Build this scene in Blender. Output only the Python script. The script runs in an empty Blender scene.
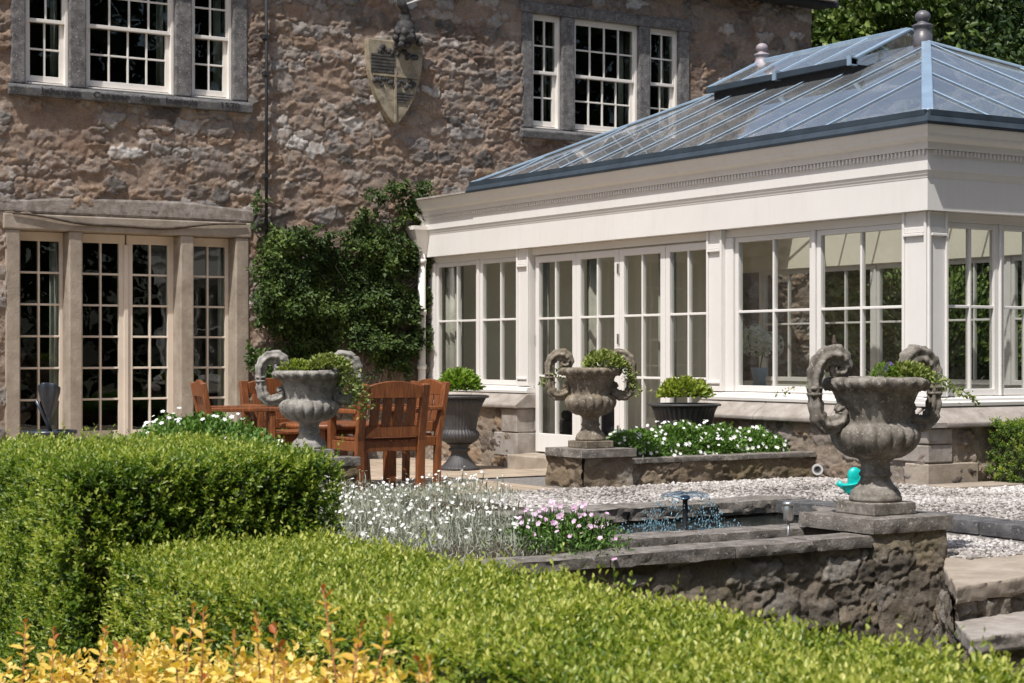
import bpy, bmesh, math, random
import numpy as np
from mathutils import Vector, Matrix

# World axes follow the buildings: +X runs along the house front, +Y along the
# conservatory's long side (towards the house), Z up, metres; terrace gravel is z = 0.
R = math.radians
scene = bpy.context.scene
C = scene.collection
random.seed(7)
RNG = np.random.default_rng(11)

# ------------------------------------------------------------------ camera
cam_d = bpy.data.cameras.new("camera")
cam = bpy.data.objects.new("camera", cam_d)
C.objects.link(cam)
cam.location = (0, 0, 1.13)
cam.rotation_euler = (R(90), 0, R(-32.09))
cam_d.sensor_width = 36.0
cam_d.lens = 62.58
cam_d.shift_y = 0.0132
cam_d.clip_end = 1000
cam_d.dof.use_dof = True
cam_d.dof.focus_distance = 12.0
cam_d.dof.aperture_fstop = 9.0
scene.camera = cam

# ------------------------------------------------------------------ sky, sun, exposure
SUN_DIR = Vector((0.39, 0.195, -0.73)).normalized()      # direction the light travels
world = bpy.data.worlds.new("World")
scene.world = world
world.use_nodes = True
wn = world.node_tree
bg = wn.nodes["Background"]
sky = wn.nodes.new("ShaderNodeTexSky")
sky.sky_type = 'NISHITA'
sky.sun_disc = False
sky.sun_elevation = math.asin(-SUN_DIR.z)
sky.sun_rotation = math.atan2(-SUN_DIR.x, -SUN_DIR.y)
sky.air_density = 1.0
sky.dust_density = 3.0
wn.links.new(sky.outputs[0], bg.inputs[0])
bg.inputs[1].default_value = 0.12
sun_d = bpy.data.lights.new("sun", 'SUN')
sun_d.energy = 4.9
sun_d.angle = R(0.5)
sun_d.color = (1.0, 0.965, 0.915)
sun = bpy.data.objects.new("sun", sun_d)
C.objects.link(sun)
sun.rotation_euler = SUN_DIR.to_track_quat('-Z', 'Y').to_euler()
sun.location = (-20, -6, 25)
vs = scene.view_settings
vs.view_transform = 'Standard'
vs.look = 'None'
vs.exposure = 0.08
vs.gamma = 1.0
vs.use_curve_mapping = False
scene.cycles.max_bounces = 8
scene.cycles.transparent_max_bounces = 16
scene.cycles.caustics_reflective = False
scene.cycles.caustics_refractive = False
scene.cycles.use_denoising = True

# ------------------------------------------------------------------ noise helpers
def _hash(ix, iy, seed):
    h = (ix.astype(np.int64) * 374761393 + iy.astype(np.int64) * 668265263 + seed * 974634777) & 0x7fffffff
    h = ((h ^ (h >> 13)) * 1274126177) & 0x7fffffff
    h = (h ^ (h >> 16)) & 0x7fffffff
    h = (h * 1103515245 + 12345) & 0x7fffffff
    return ((h >> 8) & 0xffff) / 65535.0

def vnoise(x, y, seed=0):
    ix, iy = np.floor(x), np.floor(y)
    fx, fy = x - ix, y - iy
    fx, fy = fx*fx*(3-2*fx), fy*fy*(3-2*fy)
    a, b = _hash(ix, iy, seed), _hash(ix+1, iy, seed)
    c, d = _hash(ix, iy+1, seed), _hash(ix+1, iy+1, seed)
    return (a*(1-fx)+b*fx)*(1-fy) + (c*(1-fx)+d*fx)*fy

def fbm(x, y, seed=0, o=4):
    s, a, t = 0, 1.0, 0
    for i in range(o):
        s = s + a*vnoise(x*2**i, y*2**i, seed+i*17)
        t += a
        a *= 0.5
    return s/t

# ------------------------------------------------------------------ materials
def new_mat(name):
    m = bpy.data.materials.new(name)
    m.use_nodes = True
    nt = m.node_tree
    return m, nt, nt.nodes["Principled BSDF"]

def N(nt, kind, **kw):
    n = nt.nodes.new(kind)
    for k, v in kw.items():
        setattr(n, k, v)
    return n

def ramp(nt, fac, stops):
    r = N(nt, "ShaderNodeValToRGB")
    e = r.color_ramp.elements
    while len(e) < len(stops):
        e.new(0.5)
    for i, (p, c) in enumerate(stops):
        e[i].position = p
        e[i].color = (*c, 1) if len(c) == 3 else c
    if fac is not None:
        nt.links.new(fac, r.inputs[0])
    return r

def noise(nt, scale, detail=5, rough=0.6, vec=None, stretch=None):
    n = N(nt, "ShaderNodeTexNoise")
    n.inputs["Scale"].default_value = scale
    n.inputs["Detail"].default_value = detail
    n.inputs["Roughness"].default_value = rough
    if vec is None:
        vec = N(nt, "ShaderNodeTexCoord").outputs["Object"]
    if stretch:
        mp = N(nt, "ShaderNodeMapping")
        mp.inputs["Scale"].default_value = stretch
        nt.links.new(vec, mp.inputs[0])
        vec = mp.outputs[0]
    nt.links.new(vec, n.inputs["Vector"])
    return n

def mixc(nt, fac, a, b, mode='MIX'):
    m = N(nt, "ShaderNodeMix", data_type='RGBA', blend_type=mode)
    if isinstance(fac, (int, float)):
        m.inputs[0].default_value = fac
    else:
        nt.links.new(fac, m.inputs[0])
    for i, v in ((6, a), (7, b)):
        if isinstance(v, tuple):
            m.inputs[i].default_value = (*v, 1)
        else:
            nt.links.new(v, m.inputs[i])
    return m.outputs[2]

def bump(nt, bsdf, h, strength=0.4, dist=0.02):
    b = N(nt, "ShaderNodeBump")
    b.inputs["Strength"].default_value = strength
    b.inputs["Distance"].default_value = dist
    nt.links.new(h, b.inputs["Height"])
    nt.links.new(b.outputs[0], bsdf.inputs["Normal"])

def stone_mat(name, dark, mid, light, scale=6, lichen=None, rough=0.9, bs=0.5, spots=None, bd=0.02):
    m, nt, p = new_mat(name)
    n1 = noise(nt, scale, 8, 0.65)
    col = ramp(nt, n1.outputs[0], [(0.3, dark), (0.5, mid), (0.72, light)]).outputs[0]
    if lichen:
        n2 = noise(nt, scale*0.8, 6, 0.7)
        f = ramp(nt, n2.outputs[0], [(0.55, (0, 0, 0)), (0.68, (1, 1, 1))]).outputs[0]
        col = mixc(nt, f, col, lichen)
    if spots:
        n3 = noise(nt, scale*5, 3, 0.5)
        f = ramp(nt, n3.outputs[0], [(0.62, (0, 0, 0)), (0.68, (1, 1, 1))]).outputs[0]
        col = mixc(nt, f, col, spots)
    nt.links.new(col, p.inputs["Base Color"])
    p.inputs["Roughness"].default_value = rough
    p.inputs["Specular IOR Level"].default_value = 0.25
    nb = noise(nt, scale*7, 8, 0.7)
    bump(nt, p, nb.outputs[0], bs, bd)
    return m

def plain_mat(name, col, rough=0.6, metal=0.0, var=0.06, scale=8, bs=0.0, spec=0.5):
    m, nt, p = new_mat(name)
    n1 = noise(nt, scale, 5, 0.6)
    lo = tuple(c*(1-var) for c in col)
    hi = tuple(min(1, c*(1+var)) for c in col)
    nt.links.new(ramp(nt, n1.outputs[0], [(0.35, lo), (0.65, hi)]).outputs[0], p.inputs["Base Color"])
    p.inputs["Roughness"].default_value = rough
    p.inputs["Metallic"].default_value = metal
    p.inputs["Specular IOR Level"].default_value = spec
    if bs:
        bump(nt, p, noise(nt, scale*6, 6, 0.6).outputs[0], bs, 0.01)
    return m

def rubble_mat(name, mortar, stops, rough=0.95, stain=None):
    """stone colour by the per-stone random value 'rnd', mortar where 'mask' is 0"""
    m, nt, p = new_mat(name)
    a1 = N(nt, "ShaderNodeAttribute", attribute_name="rnd")
    a2 = N(nt, "ShaderNodeAttribute", attribute_name="mask")
    n1 = noise(nt, 9, 8, 0.7)
    add = N(nt, "ShaderNodeMath", operation='MULTIPLY_ADD')
    nt.links.new(n1.outputs[0], add.inputs[0])
    add.inputs[1].default_value = 0.5
    add.inputs[2].default_value = -0.25
    ad2 = N(nt, "ShaderNodeMath", operation='ADD')
    nt.links.new(add.outputs[0], ad2.inputs[0])
    nt.links.new(a1.outputs["Fac"], ad2.inputs[1])
    st = ramp(nt, ad2.outputs[0], stops).outputs[0]
    n2 = noise(nt, 3.0, 7, 0.65)
    mo = ramp(nt, n2.outputs[0], [(0.3, tuple(c*0.72 for c in mortar)), (0.7, tuple(c*1.2 for c in mortar))]).outputs[0]
    n3 = noise(nt, 14, 6, 0.7)
    mm = N(nt, "ShaderNodeMath", operation='MULTIPLY_ADD')
    nt.links.new(n3.outputs[0], mm.inputs[0])
    mm.inputs[1].default_value = 0.9
    mm.inputs[2].default_value = -0.45
    ms = N(nt, "ShaderNodeMath", operation='ADD', use_clamp=True)
    nt.links.new(mm.outputs[0], ms.inputs[0])
    nt.links.new(a2.outputs["Fac"], ms.inputs[1])
    col = mixc(nt, ms.outputs[0], mo, st)
    if stain:
        n4 = noise(nt, 1.1, 6, 0.7)
        f = ramp(nt, n4.outputs[0], [(0.5, (0, 0, 0)), (0.66, (1, 1, 1))]).outputs[0]
        col = mixc(nt, f, col, mixc(nt, 0.6, col, stain))
    n5 = noise(nt, 60, 4, 0.7)
    g = ramp(nt, n5.outputs[0], [(0.3, (0.72, 0.72, 0.72)), (0.7, (1.2, 1.2, 1.2))]).outputs[0]
    col = mixc(nt, 1.0, col, g, 'MULTIPLY')
    nt.links.new(col, p.inputs["Base Color"])
    p.inputs["Roughness"].default_value = rough
    p.inputs["Specular IOR Level"].default_value = 0.15
    bump(nt, p, noise(nt, 38, 9, 0.75).outputs[0], 0.75, 0.03)
    return m

def leaf_mat(name, stops, rough=0.45, trans=0.3, spec=0.4):
    m, nt, p = new_mat(name)
    a1 = N(nt, "ShaderNodeAttribute", attribute_name="rnd")
    col = ramp(nt, a1.outputs["Fac"], stops).outputs[0]
    nt.links.new(col, p.inputs["Base Color"])
    p.inputs["Roughness"].default_value = rough
    p.inputs["Specular IOR Level"].default_value = spec
    t = N(nt, "ShaderNodeBsdfTranslucent")
    nt.links.new(mixc(nt, 1.0, col, (1.1, 1.15, 0.6), 'MULTIPLY'), t.inputs[0])
    mx = N(nt, "ShaderNodeMixShader")
    mx.inputs[0].default_value = trans
    out = nt.nodes["Material Output"]
    nt.links.new(p.outputs[0], mx.inputs[1])
    nt.links.new(t.outputs[0], mx.inputs[2])
    nt.links.new(mx.outputs[0], out.inputs[0])
    return m

def glass_mat(name, tint=(0.9, 0.95, 0.93), wav=0.03, base_refl=1.0, ior=1.5, sky_haze=0.0):
    m = bpy.data.materials.new(name)
    m.use_nodes = True
    nt = m.node_tree
    nt.nodes.remove(nt.nodes["Principled BSDF"])
    tr = N(nt, "ShaderNodeBsdfTransparent")
    tr.inputs[0].default_value = (*tint, 1)
    gl = N(nt, "ShaderNodeBsdfGlossy")
    gl.inputs["Roughness"].default_value = 0.01
    gl.inputs["Color"].default_value = (base_refl, base_refl, base_refl, 1)
    b = N(nt, "ShaderNodeBump")
    b.inputs["Strength"].default_value = wav
    b.inputs["Distance"].default_value = 0.05
    nt.links.new(noise(nt, 3.0, 2, 0.4).outputs[0], b.inputs["Height"])
    nt.links.new(b.outputs[0], gl.inputs["Normal"])
    # Schlick reflectance, the same from both sides of the pane
    lw = N(nt, "ShaderNodeLayerWeight")
    lw.inputs[0].default_value = 0.5
    pw5 = N(nt, "ShaderNodeMath", operation='POWER')
    nt.links.new(lw.outputs["Facing"], pw5.inputs[0])
    pw5.inputs[1].default_value = 5.0
    f0 = ((ior-1)/(ior+1))**2
    fr = N(nt, "ShaderNodeMath", operation='MULTIPLY_ADD')
    nt.links.new(pw5.outputs[0], fr.inputs[0])
    fr.inputs[1].default_value = 1-f0
    fr.inputs[2].default_value = f0
    mx = N(nt, "ShaderNodeMixShader")
    nt.links.new(fr.outputs[0], mx.inputs[0])
    nt.links.new(tr.outputs[0], mx.inputs[1])
    nt.links.new(gl.outputs[0], mx.inputs[2])
    last = mx.outputs[0]
    if sky_haze:  # pale diffuse film painting in whitish sky reflection, mottled with roof dirt
        df = N(nt, "ShaderNodeBsdfDiffuse")
        df.inputs[0].default_value = (0.66, 0.69, 0.71, 1)
        m2 = N(nt, "ShaderNodeMixShader")
        nh = noise(nt, 2.4, 6, 0.7)
        nt.links.new(ramp(nt, nh.outputs[0], [(0.3, (sky_haze*0.7,)*3), (0.7, (sky_haze*1.3,)*3)]).outputs[0], m2.inputs[0])
        nt.links.new(last, m2.inputs[1])
        nt.links.new(df.outputs[0], m2.inputs[2])
        last = m2.outputs[0]
    nt.links.new(last, nt.nodes["Material Output"].inputs[0])
    return m

M = {}
M['wall'] = rubble_mat("pink_grey_rubble", (0.325, 0.243, 0.187),
    [(0.0, (0.095, 0.088, 0.083)), (0.2, (0.26, 0.23, 0.205)), (0.36, (0.345, 0.245, 0.17)), (0.5, (0.19, 0.18, 0.174)), (0.66, (0.38, 0.352, 0.325)), (0.84, (0.28, 0.198, 0.14)), (1.0, (0.54, 0.52, 0.495))],
    stain=(0.23, 0.145, 0.10))
M['plinth'] = rubble_mat("brown_grey_rubble", (0.30, 0.25, 0.20),
    [(0.0, (0.10, 0.085, 0.075)), (0.3, (0.24, 0.19, 0.15)), (0.55, (0.32, 0.22, 0.14)), (0.8, (0.26, 0.23, 0.21)), (1.0, (0.40, 0.35, 0.31))])
M['poolwall'] = rubble_mat("mossy_dark_rubble", (0.20, 0.172, 0.138),
    [(0.0, (0.09, 0.079, 0.068)), (0.35, (0.20, 0.172, 0.138)), (0.6, (0.26, 0.208, 0.145)), (0.8, (0.23, 0.208, 0.18)), (1.0, (0.33, 0.305, 0.27))],
    stain=(0.17, 0.14, 0.065))
M['bedwall'] = rubble_mat("ochre_rubble", (0.22, 0.175, 0.13),
    [(0.0, (0.10, 0.08, 0.065)), (0.35, (0.24, 0.185, 0.125)), (0.6, (0.28, 0.225, 0.165)), (0.8, (0.22, 0.195, 0.17)), (1.0, (0.36, 0.325, 0.27))],
    stain=(0.16, 0.13, 0.06))
M['greystone'] = stone_mat("weathered_grey_stone", (0.075, 0.072, 0.073), (0.155, 0.148, 0.146), (0.27, 0.26, 0.255), 11, lichen=(0.10, 0.098, 0.098), spots=(0.38, 0.37, 0.36), bs=0.8)
M['darkstone'] = stone_mat("dark_weathered_stone", (0.06, 0.06, 0.062), (0.115, 0.113, 0.115), (0.18, 0.178, 0.175), 9, spots=(0.30, 0.30, 0.29), bs=0.8)
M['sandstone'] = stone_mat("buff_sandstone", (0.24, 0.20, 0.16), (0.325, 0.275, 0.22), (0.42, 0.365, 0.305), 5, lichen=(0.32, 0.27, 0.23), bs=0.35)
M['lintel'] = stone_mat("lintel_stone", (0.18, 0.15, 0.13), (0.33, 0.29, 0.255), (0.50, 0.46, 0.43), 10, lichen=(0.19, 0.165, 0.15), bs=1.0, bd=0.03)
M['ashlar'] = stone_mat("ashlar_stone", (0.24, 0.21, 0.18), (0.33, 0.295, 0.265), (0.42, 0.39, 0.36), 6, lichen=(0.24, 0.21, 0.185), bs=0.4)
M['coping'] = stone_mat("coping_stone", (0.085, 0.075, 0.066), (0.19, 0.17, 0.15), (0.32, 0.295, 0.265), 9, lichen=(0.12, 0.11, 0.10), spots=(0.42, 0.40, 0.37), bs=0.7)
M['urn'] = stone_mat("carved_grey_brown_stone", (0.075, 0.066, 0.055), (0.19, 0.17, 0.145), (0.36, 0.335, 0.30), 12, lichen=(0.12, 0.105, 0.085), spots=(0.36, 0.34, 0.31), bs=0.45, bd=0.012)
M['urn_pale'] = stone_mat("carved_pale_grey_stone", (0.12, 0.112, 0.10), (0.26, 0.245, 0.222), (0.43, 0.415, 0.385), 11, lichen=(0.16, 0.148, 0.128), spots=(0.42, 0.41, 0.38), bs=0.45, bd=0.012)
def paint_mat():
    m, nt, p = new_mat("cream_white_paint")
    n1 = noise(nt, 1.3, 6, 0.65)
    n2 = noise(nt, 5, 5, 0.7, stretch=(3.0, 3.0, 0.35))
    c1 = ramp(nt, n1.outputs[0], [(0.3, (0.695, 0.672, 0.642)), (0.65, (0.735, 0.715, 0.688))]).outputs[0]
    c2 = ramp(nt, n2.outputs[0], [(0.28, (0.955, 0.95, 0.94)), (0.5, (1, 1, 1))]).outputs[0]
    nt.links.new(mixc(nt, 1.0, c1, c2, 'MULTIPLY'), p.inputs["Base Color"])
    p.inputs["Roughness"].default_value = 0.45
    bump(nt, p, noise(nt, 22, 5, 0.6, stretch=(1, 1, 0.25)).outputs[0], 0.10, 0.006)
    return m
M['paint'] = paint_mat()
M['sash'] = plain_mat("sash_paint", (0.76, 0.72, 0.67), 0.5, var=0.05, scale=4)
M['creamwood'] = plain_mat("cream_door_paint", (0.70, 0.61, 0.51), 0.5, var=0.05, scale=4)
M['rooflead'] = plain_mat("blue_grey_roof_paint", (0.24, 0.33, 0.43), 0.3, var=0.12, scale=5, spec=0.6)
M['gutter'] = plain_mat("dark_blue_grey_lead", (0.032, 0.046, 0.062), 0.65, var=0.2, scale=4, spec=0.3)
M['finial'] = plain_mat("purple_grey_lead", (0.11, 0.107, 0.118), 0.4, var=0.2, scale=9)
M['copperpink'] = plain_mat("pale_lilac_lead", (0.33, 0.29, 0.31), 0.5, var=0.15, scale=9)
M['blackiron'] = plain_mat("black_iron", (0.016, 0.016, 0.018), 0.75, var=0.2)
M['potiron'] = plain_mat("grey_cast_iron", (0.045, 0.043, 0.045), 0.55, var=0.25, scale=10, bs=0.2)
M['wood'] = None
M['glass'] = glass_mat("window_glass", (0.93, 0.94, 0.915), 0.015, ior=1.5)
M['oldglass'] = glass_mat("old_window_glass", (0.82, 0.86, 0.83), 0.035)
M['roofglass'] = glass_mat("roof_glass", (0.94, 0.95, 0.955), 0.010, ior=3.1, sky_haze=0.085)
M['urn_brown'] = stone_mat("carved_brown_stone", (0.07, 0.058, 0.043), (0.18, 0.15, 0.113), (0.33, 0.29, 0.24), 9, lichen=(0.20, 0.155, 0.085), spots=(0.40, 0.38, 0.34), bs=0.5, bd=0.012)
M['soil'] = stone_mat("brown_soil", (0.05, 0.035, 0.025), (0.085, 0.06, 0.042), (0.13, 0.095, 0.07), 20, bs=1.0)
M['steel'] = plain_mat("brushed_steel", (0.62, 0.61, 0.6), 0.28, 0.9, var=0.05)
M['teal'] = plain_mat("teal_plastic", (0.0, 0.44, 0.40), 0.35, var=0.04)
M['bronze'] = plain_mat("dark_blue_bronze", (0.035, 0.042, 0.055), 0.3, 0.3, var=0.3, scale=14)
M['pvc'] = plain_mat("pale_grey_pipe", (0.5, 0.5, 0.49), 0.5)
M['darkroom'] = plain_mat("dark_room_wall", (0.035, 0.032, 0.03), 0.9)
M['curtain'] = plain_mat("pale_curtain", (0.34, 0.33, 0.30), 0.9, var=0.12, scale=6)
M['interior'] = plain_mat("cream_interior_paint", (0.74, 0.70, 0.58), 0.7, var=0.04, scale=2)
M['blackwicker'] = plain_mat("dark_upholstery", (0.035, 0.03, 0.04), 0.8, var=0.3)
M['cushion'] = plain_mat("sage_green_fabric", (0.30, 0.40, 0.32), 0.9, var=0.1)
M['bluecloth'] = plain_mat("pale_blue_fabric", (0.45, 0.58, 0.68), 0.9, var=0.08)
M['floorint'] = plain_mat("interior_stone_floor", (0.36, 0.31, 0.25), 0.6, var=0.15, scale=3)
M['slate'] = stone_mat("roof_slate", (0.08, 0.08, 0.085), (0.12, 0.12, 0.125), (0.17, 0.165, 0.16), 12)
M['letter'] = plain_mat("cut_letter_black", (0.018, 0.018, 0.018), 0.9)
M['whitepet'] = leaf_mat("white_petals", [(0.0, (0.80, 0.80, 0.82)), (1.0, (0.88, 0.88, 0.88))], 0.6, 0.25)
M['pinkpet'] = leaf_mat("pink_petals", [(0.0, (0.66, 0.38, 0.62)), (1.0, (0.86, 0.70, 0.85))], 0.6, 0.3)
M['purplepet'] = leaf_mat("purple_petals", [(0.0, (0.16, 0.06, 0.50)), (1.0, (0.30, 0.14, 0.62))], 0.6, 0.2)
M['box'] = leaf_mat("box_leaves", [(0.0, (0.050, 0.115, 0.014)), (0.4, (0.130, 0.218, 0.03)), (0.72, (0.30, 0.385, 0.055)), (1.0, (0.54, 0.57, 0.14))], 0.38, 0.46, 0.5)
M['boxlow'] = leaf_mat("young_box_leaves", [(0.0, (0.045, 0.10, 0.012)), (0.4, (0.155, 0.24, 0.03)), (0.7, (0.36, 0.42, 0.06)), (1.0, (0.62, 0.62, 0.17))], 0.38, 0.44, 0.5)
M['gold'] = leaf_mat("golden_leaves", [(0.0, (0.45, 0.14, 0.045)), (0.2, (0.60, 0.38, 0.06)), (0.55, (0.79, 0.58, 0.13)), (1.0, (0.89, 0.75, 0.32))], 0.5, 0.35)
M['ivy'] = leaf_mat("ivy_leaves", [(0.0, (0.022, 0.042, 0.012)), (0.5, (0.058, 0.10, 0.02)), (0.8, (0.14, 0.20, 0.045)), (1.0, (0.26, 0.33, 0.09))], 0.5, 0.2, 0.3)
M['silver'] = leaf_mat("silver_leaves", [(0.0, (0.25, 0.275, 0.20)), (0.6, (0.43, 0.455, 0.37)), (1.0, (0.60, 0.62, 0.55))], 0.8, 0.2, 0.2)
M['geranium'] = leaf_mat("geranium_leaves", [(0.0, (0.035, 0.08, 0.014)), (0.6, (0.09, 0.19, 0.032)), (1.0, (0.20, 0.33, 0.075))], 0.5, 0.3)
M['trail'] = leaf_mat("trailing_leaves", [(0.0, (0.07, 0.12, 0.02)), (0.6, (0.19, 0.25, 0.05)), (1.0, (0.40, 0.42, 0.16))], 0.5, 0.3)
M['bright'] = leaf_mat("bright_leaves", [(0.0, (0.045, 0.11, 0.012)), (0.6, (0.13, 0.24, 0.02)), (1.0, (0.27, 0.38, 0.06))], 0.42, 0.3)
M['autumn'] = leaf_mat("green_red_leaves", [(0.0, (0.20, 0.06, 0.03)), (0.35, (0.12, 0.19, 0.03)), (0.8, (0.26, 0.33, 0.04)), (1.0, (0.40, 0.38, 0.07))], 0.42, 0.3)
M['tree'] = leaf_mat("shade_tinted_tree_leaves", [(0.0, (0.012, 0.028, 0.007)), (0.6, (0.034, 0.066, 0.013)), (1.0, (0.10, 0.15, 0.03))], 0.5, 0.22)  # leaf colour darkened to stand for trees in shade
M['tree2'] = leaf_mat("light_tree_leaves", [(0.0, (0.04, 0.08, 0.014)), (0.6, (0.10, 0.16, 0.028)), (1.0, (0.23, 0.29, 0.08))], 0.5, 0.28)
M['bark'] = stone_mat("grey_brown_bark", (0.04, 0.03, 0.024), (0.085, 0.066, 0.05), (0.14, 0.115, 0.09), 9, bs=0.9)
M['twig'] = plain_mat("inner_twigs", (0.035, 0.04, 0.014), 0.95, var=0.3, scale=20)
M['stem'] = plain_mat("red_brown_stem", (0.30, 0.12, 0.06), 0.7, var=0.2)
M['greenstem'] = plain_mat("grey_green_stem", (0.18, 0.21, 0.13), 0.8, var=0.2)
M['pebble'] = leaf_mat("pale_pebbles", [(0.0, (0.10, 0.088, 0.078)), (0.3, (0.29, 0.265, 0.245)), (0.7, (0.44, 0.412, 0.388)), (1.0, (0.64, 0.62, 0.60))], 0.8, 0.0, 0.3)
M['gravelbed'] = stone_mat("gravel_bed", (0.16, 0.145, 0.13), (0.32, 0.295, 0.272), (0.50, 0.475, 0.45), 45, bs=1.0)
M['grass'] = stone_mat("garden_ground", (0.04, 0.04, 0.02), (0.07, 0.065, 0.035), (0.11, 0.095, 0.06), 3, bs=0.8)

def wood_mat():
    m, nt, p = new_mat("mahogany_stained_wood")
    n1 = noise(nt, 14, 6, 0.6, stretch=(6, 6, 0.6))
    n2 = noise(nt, 2.2, 3, 0.6)
    col = ramp(nt, n1.outputs[0], [(0.3, (0.11, 0.036, 0.012)), (0.55, (0.23, 0.076, 0.023)), (0.75, (0.36, 0.135, 0.045))]).outputs[0]
    g = ramp(nt, n2.outputs[0], [(0.35, (0.75, 0.75, 0.75)), (0.7, (1.15, 1.15, 1.15))]).outputs[0]
    nt.links.new(mixc(nt, 1.0, col, g, 'MULTIPLY'), p.inputs["Base Color"])
    p.inputs["Roughness"].default_value = 0.5
    bump(nt, p, n1.outputs[0], 0.15, 0.01)
    return m
M['wood'] = wood_mat()

def paving_mat():
    m, nt, p = new_mat("buff_paving")
    tc = N(nt, "ShaderNodeTexCoord")
    br = N(nt, "ShaderNodeTexBrick")
    br.inputs["Scale"].default_value = 1.0
    br.inputs["Brick Width"].default_value = 0.62
    br.inputs["Row Height"].default_value = 0.46
    br.inputs["Mortar Size"].default_value = 0.012
    br.inputs["Color1"].default_value = (0.44, 0.345, 0.25, 1)
    br.inputs["Color2"].default_value = (0.36, 0.29, 0.215, 1)
    br.inputs["Mortar"].default_value = (0.17, 0.135, 0.10, 1)
    nt.links.new(tc.outputs["Object"], br.inputs["Vector"])
    n1 = noise(nt, 4, 7, 0.65)
    g = ramp(nt, n1.outputs[0], [(0.3, (0.72, 0.72, 0.72)), (0.7, (1.15, 1.15, 1.15))]).outputs[0]
    nt.links.new(mixc(nt, 1.0, br.outputs["Color"], g, 'MULTIPLY'), p.inputs["Base Color"])
    p.inputs["Roughness"].default_value = 0.9
    bump(nt, p, noise(nt, 25, 6, 0.7).outputs[0], 0.4, 0.01)
    return m
M['paving'] = paving_mat()

def water_mat():
    m, nt, p = new_mat("dark_pool_water")
    p.inputs["Base Color"].default_value = (0.018, 0.022, 0.02, 1)
    p.inputs["Roughness"].default_value = 0.04
    p.inputs["IOR"].default_value = 1.33
    n1 = noise(nt, 14, 4, 0.6)
    bump(nt, p, n1.outputs[0], 0.25, 0.02)
    return m
M['water'] = water_mat()

def spray_mat():
    m = bpy.data.materials.new("water_spray")
    m.use_nodes = True
    nt = m.node_tree
    nt.nodes.remove(nt.nodes["Principled BSDF"])
    tr = N(nt, "ShaderNodeBsdfTransparent")
    tr.inputs[0].default_value = (0.80, 0.85, 0.88, 1)
    gl = N(nt, "ShaderNodeBsdfGlossy")
    gl.inputs["Roughness"].default_value = 0.05
    gl.inputs["Color"].default_value = (0.45, 0.65, 0.8, 1)
    mx = N(nt, "ShaderNodeMixShader")
    mx.inputs[0].default_value = 0.2
    nt.links.new(tr.outputs[0], mx.inputs[1])
    nt.links.new(gl.outputs[0], mx.inputs[2])
    nt.links.new(mx.outputs[0], nt.nodes["Material Output"].inputs[0])
    return m
M['spray'] = spray_mat()
M['drop'] = plain_mat("blue_water_drops", (0.16, 0.29, 0.36), 0.08, var=0.5, scale=30, spec=0.8)

# ------------------------------------------------------------------ mesh helpers
def link(name, me, mat, parent=None):
    o = bpy.data.objects.new(name, me)
    C.objects.link(o)
    if mat is not None and not me.materials:
        me.materials.append(mat)
    if parent is not None:
        o.parent = parent
    return o

def empty(name, label=None, cat=None, loc=(0, 0, 0), rz=0, group=None, kind=None):
    o = bpy.data.objects.new(name, None)
    o.empty_display_size = 0.1
    C.objects.link(o)
    o.location = loc
    o.rotation_euler = (0, 0, rz)
    return tag(o, label, cat, group, kind)

def tag(o, label=None, cat=None, group=None, kind=None):
    for k, v in (('label', label), ('category', cat), ('group', group), ('kind', kind)):
        if v:
            o[k] = v
    return o

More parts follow.
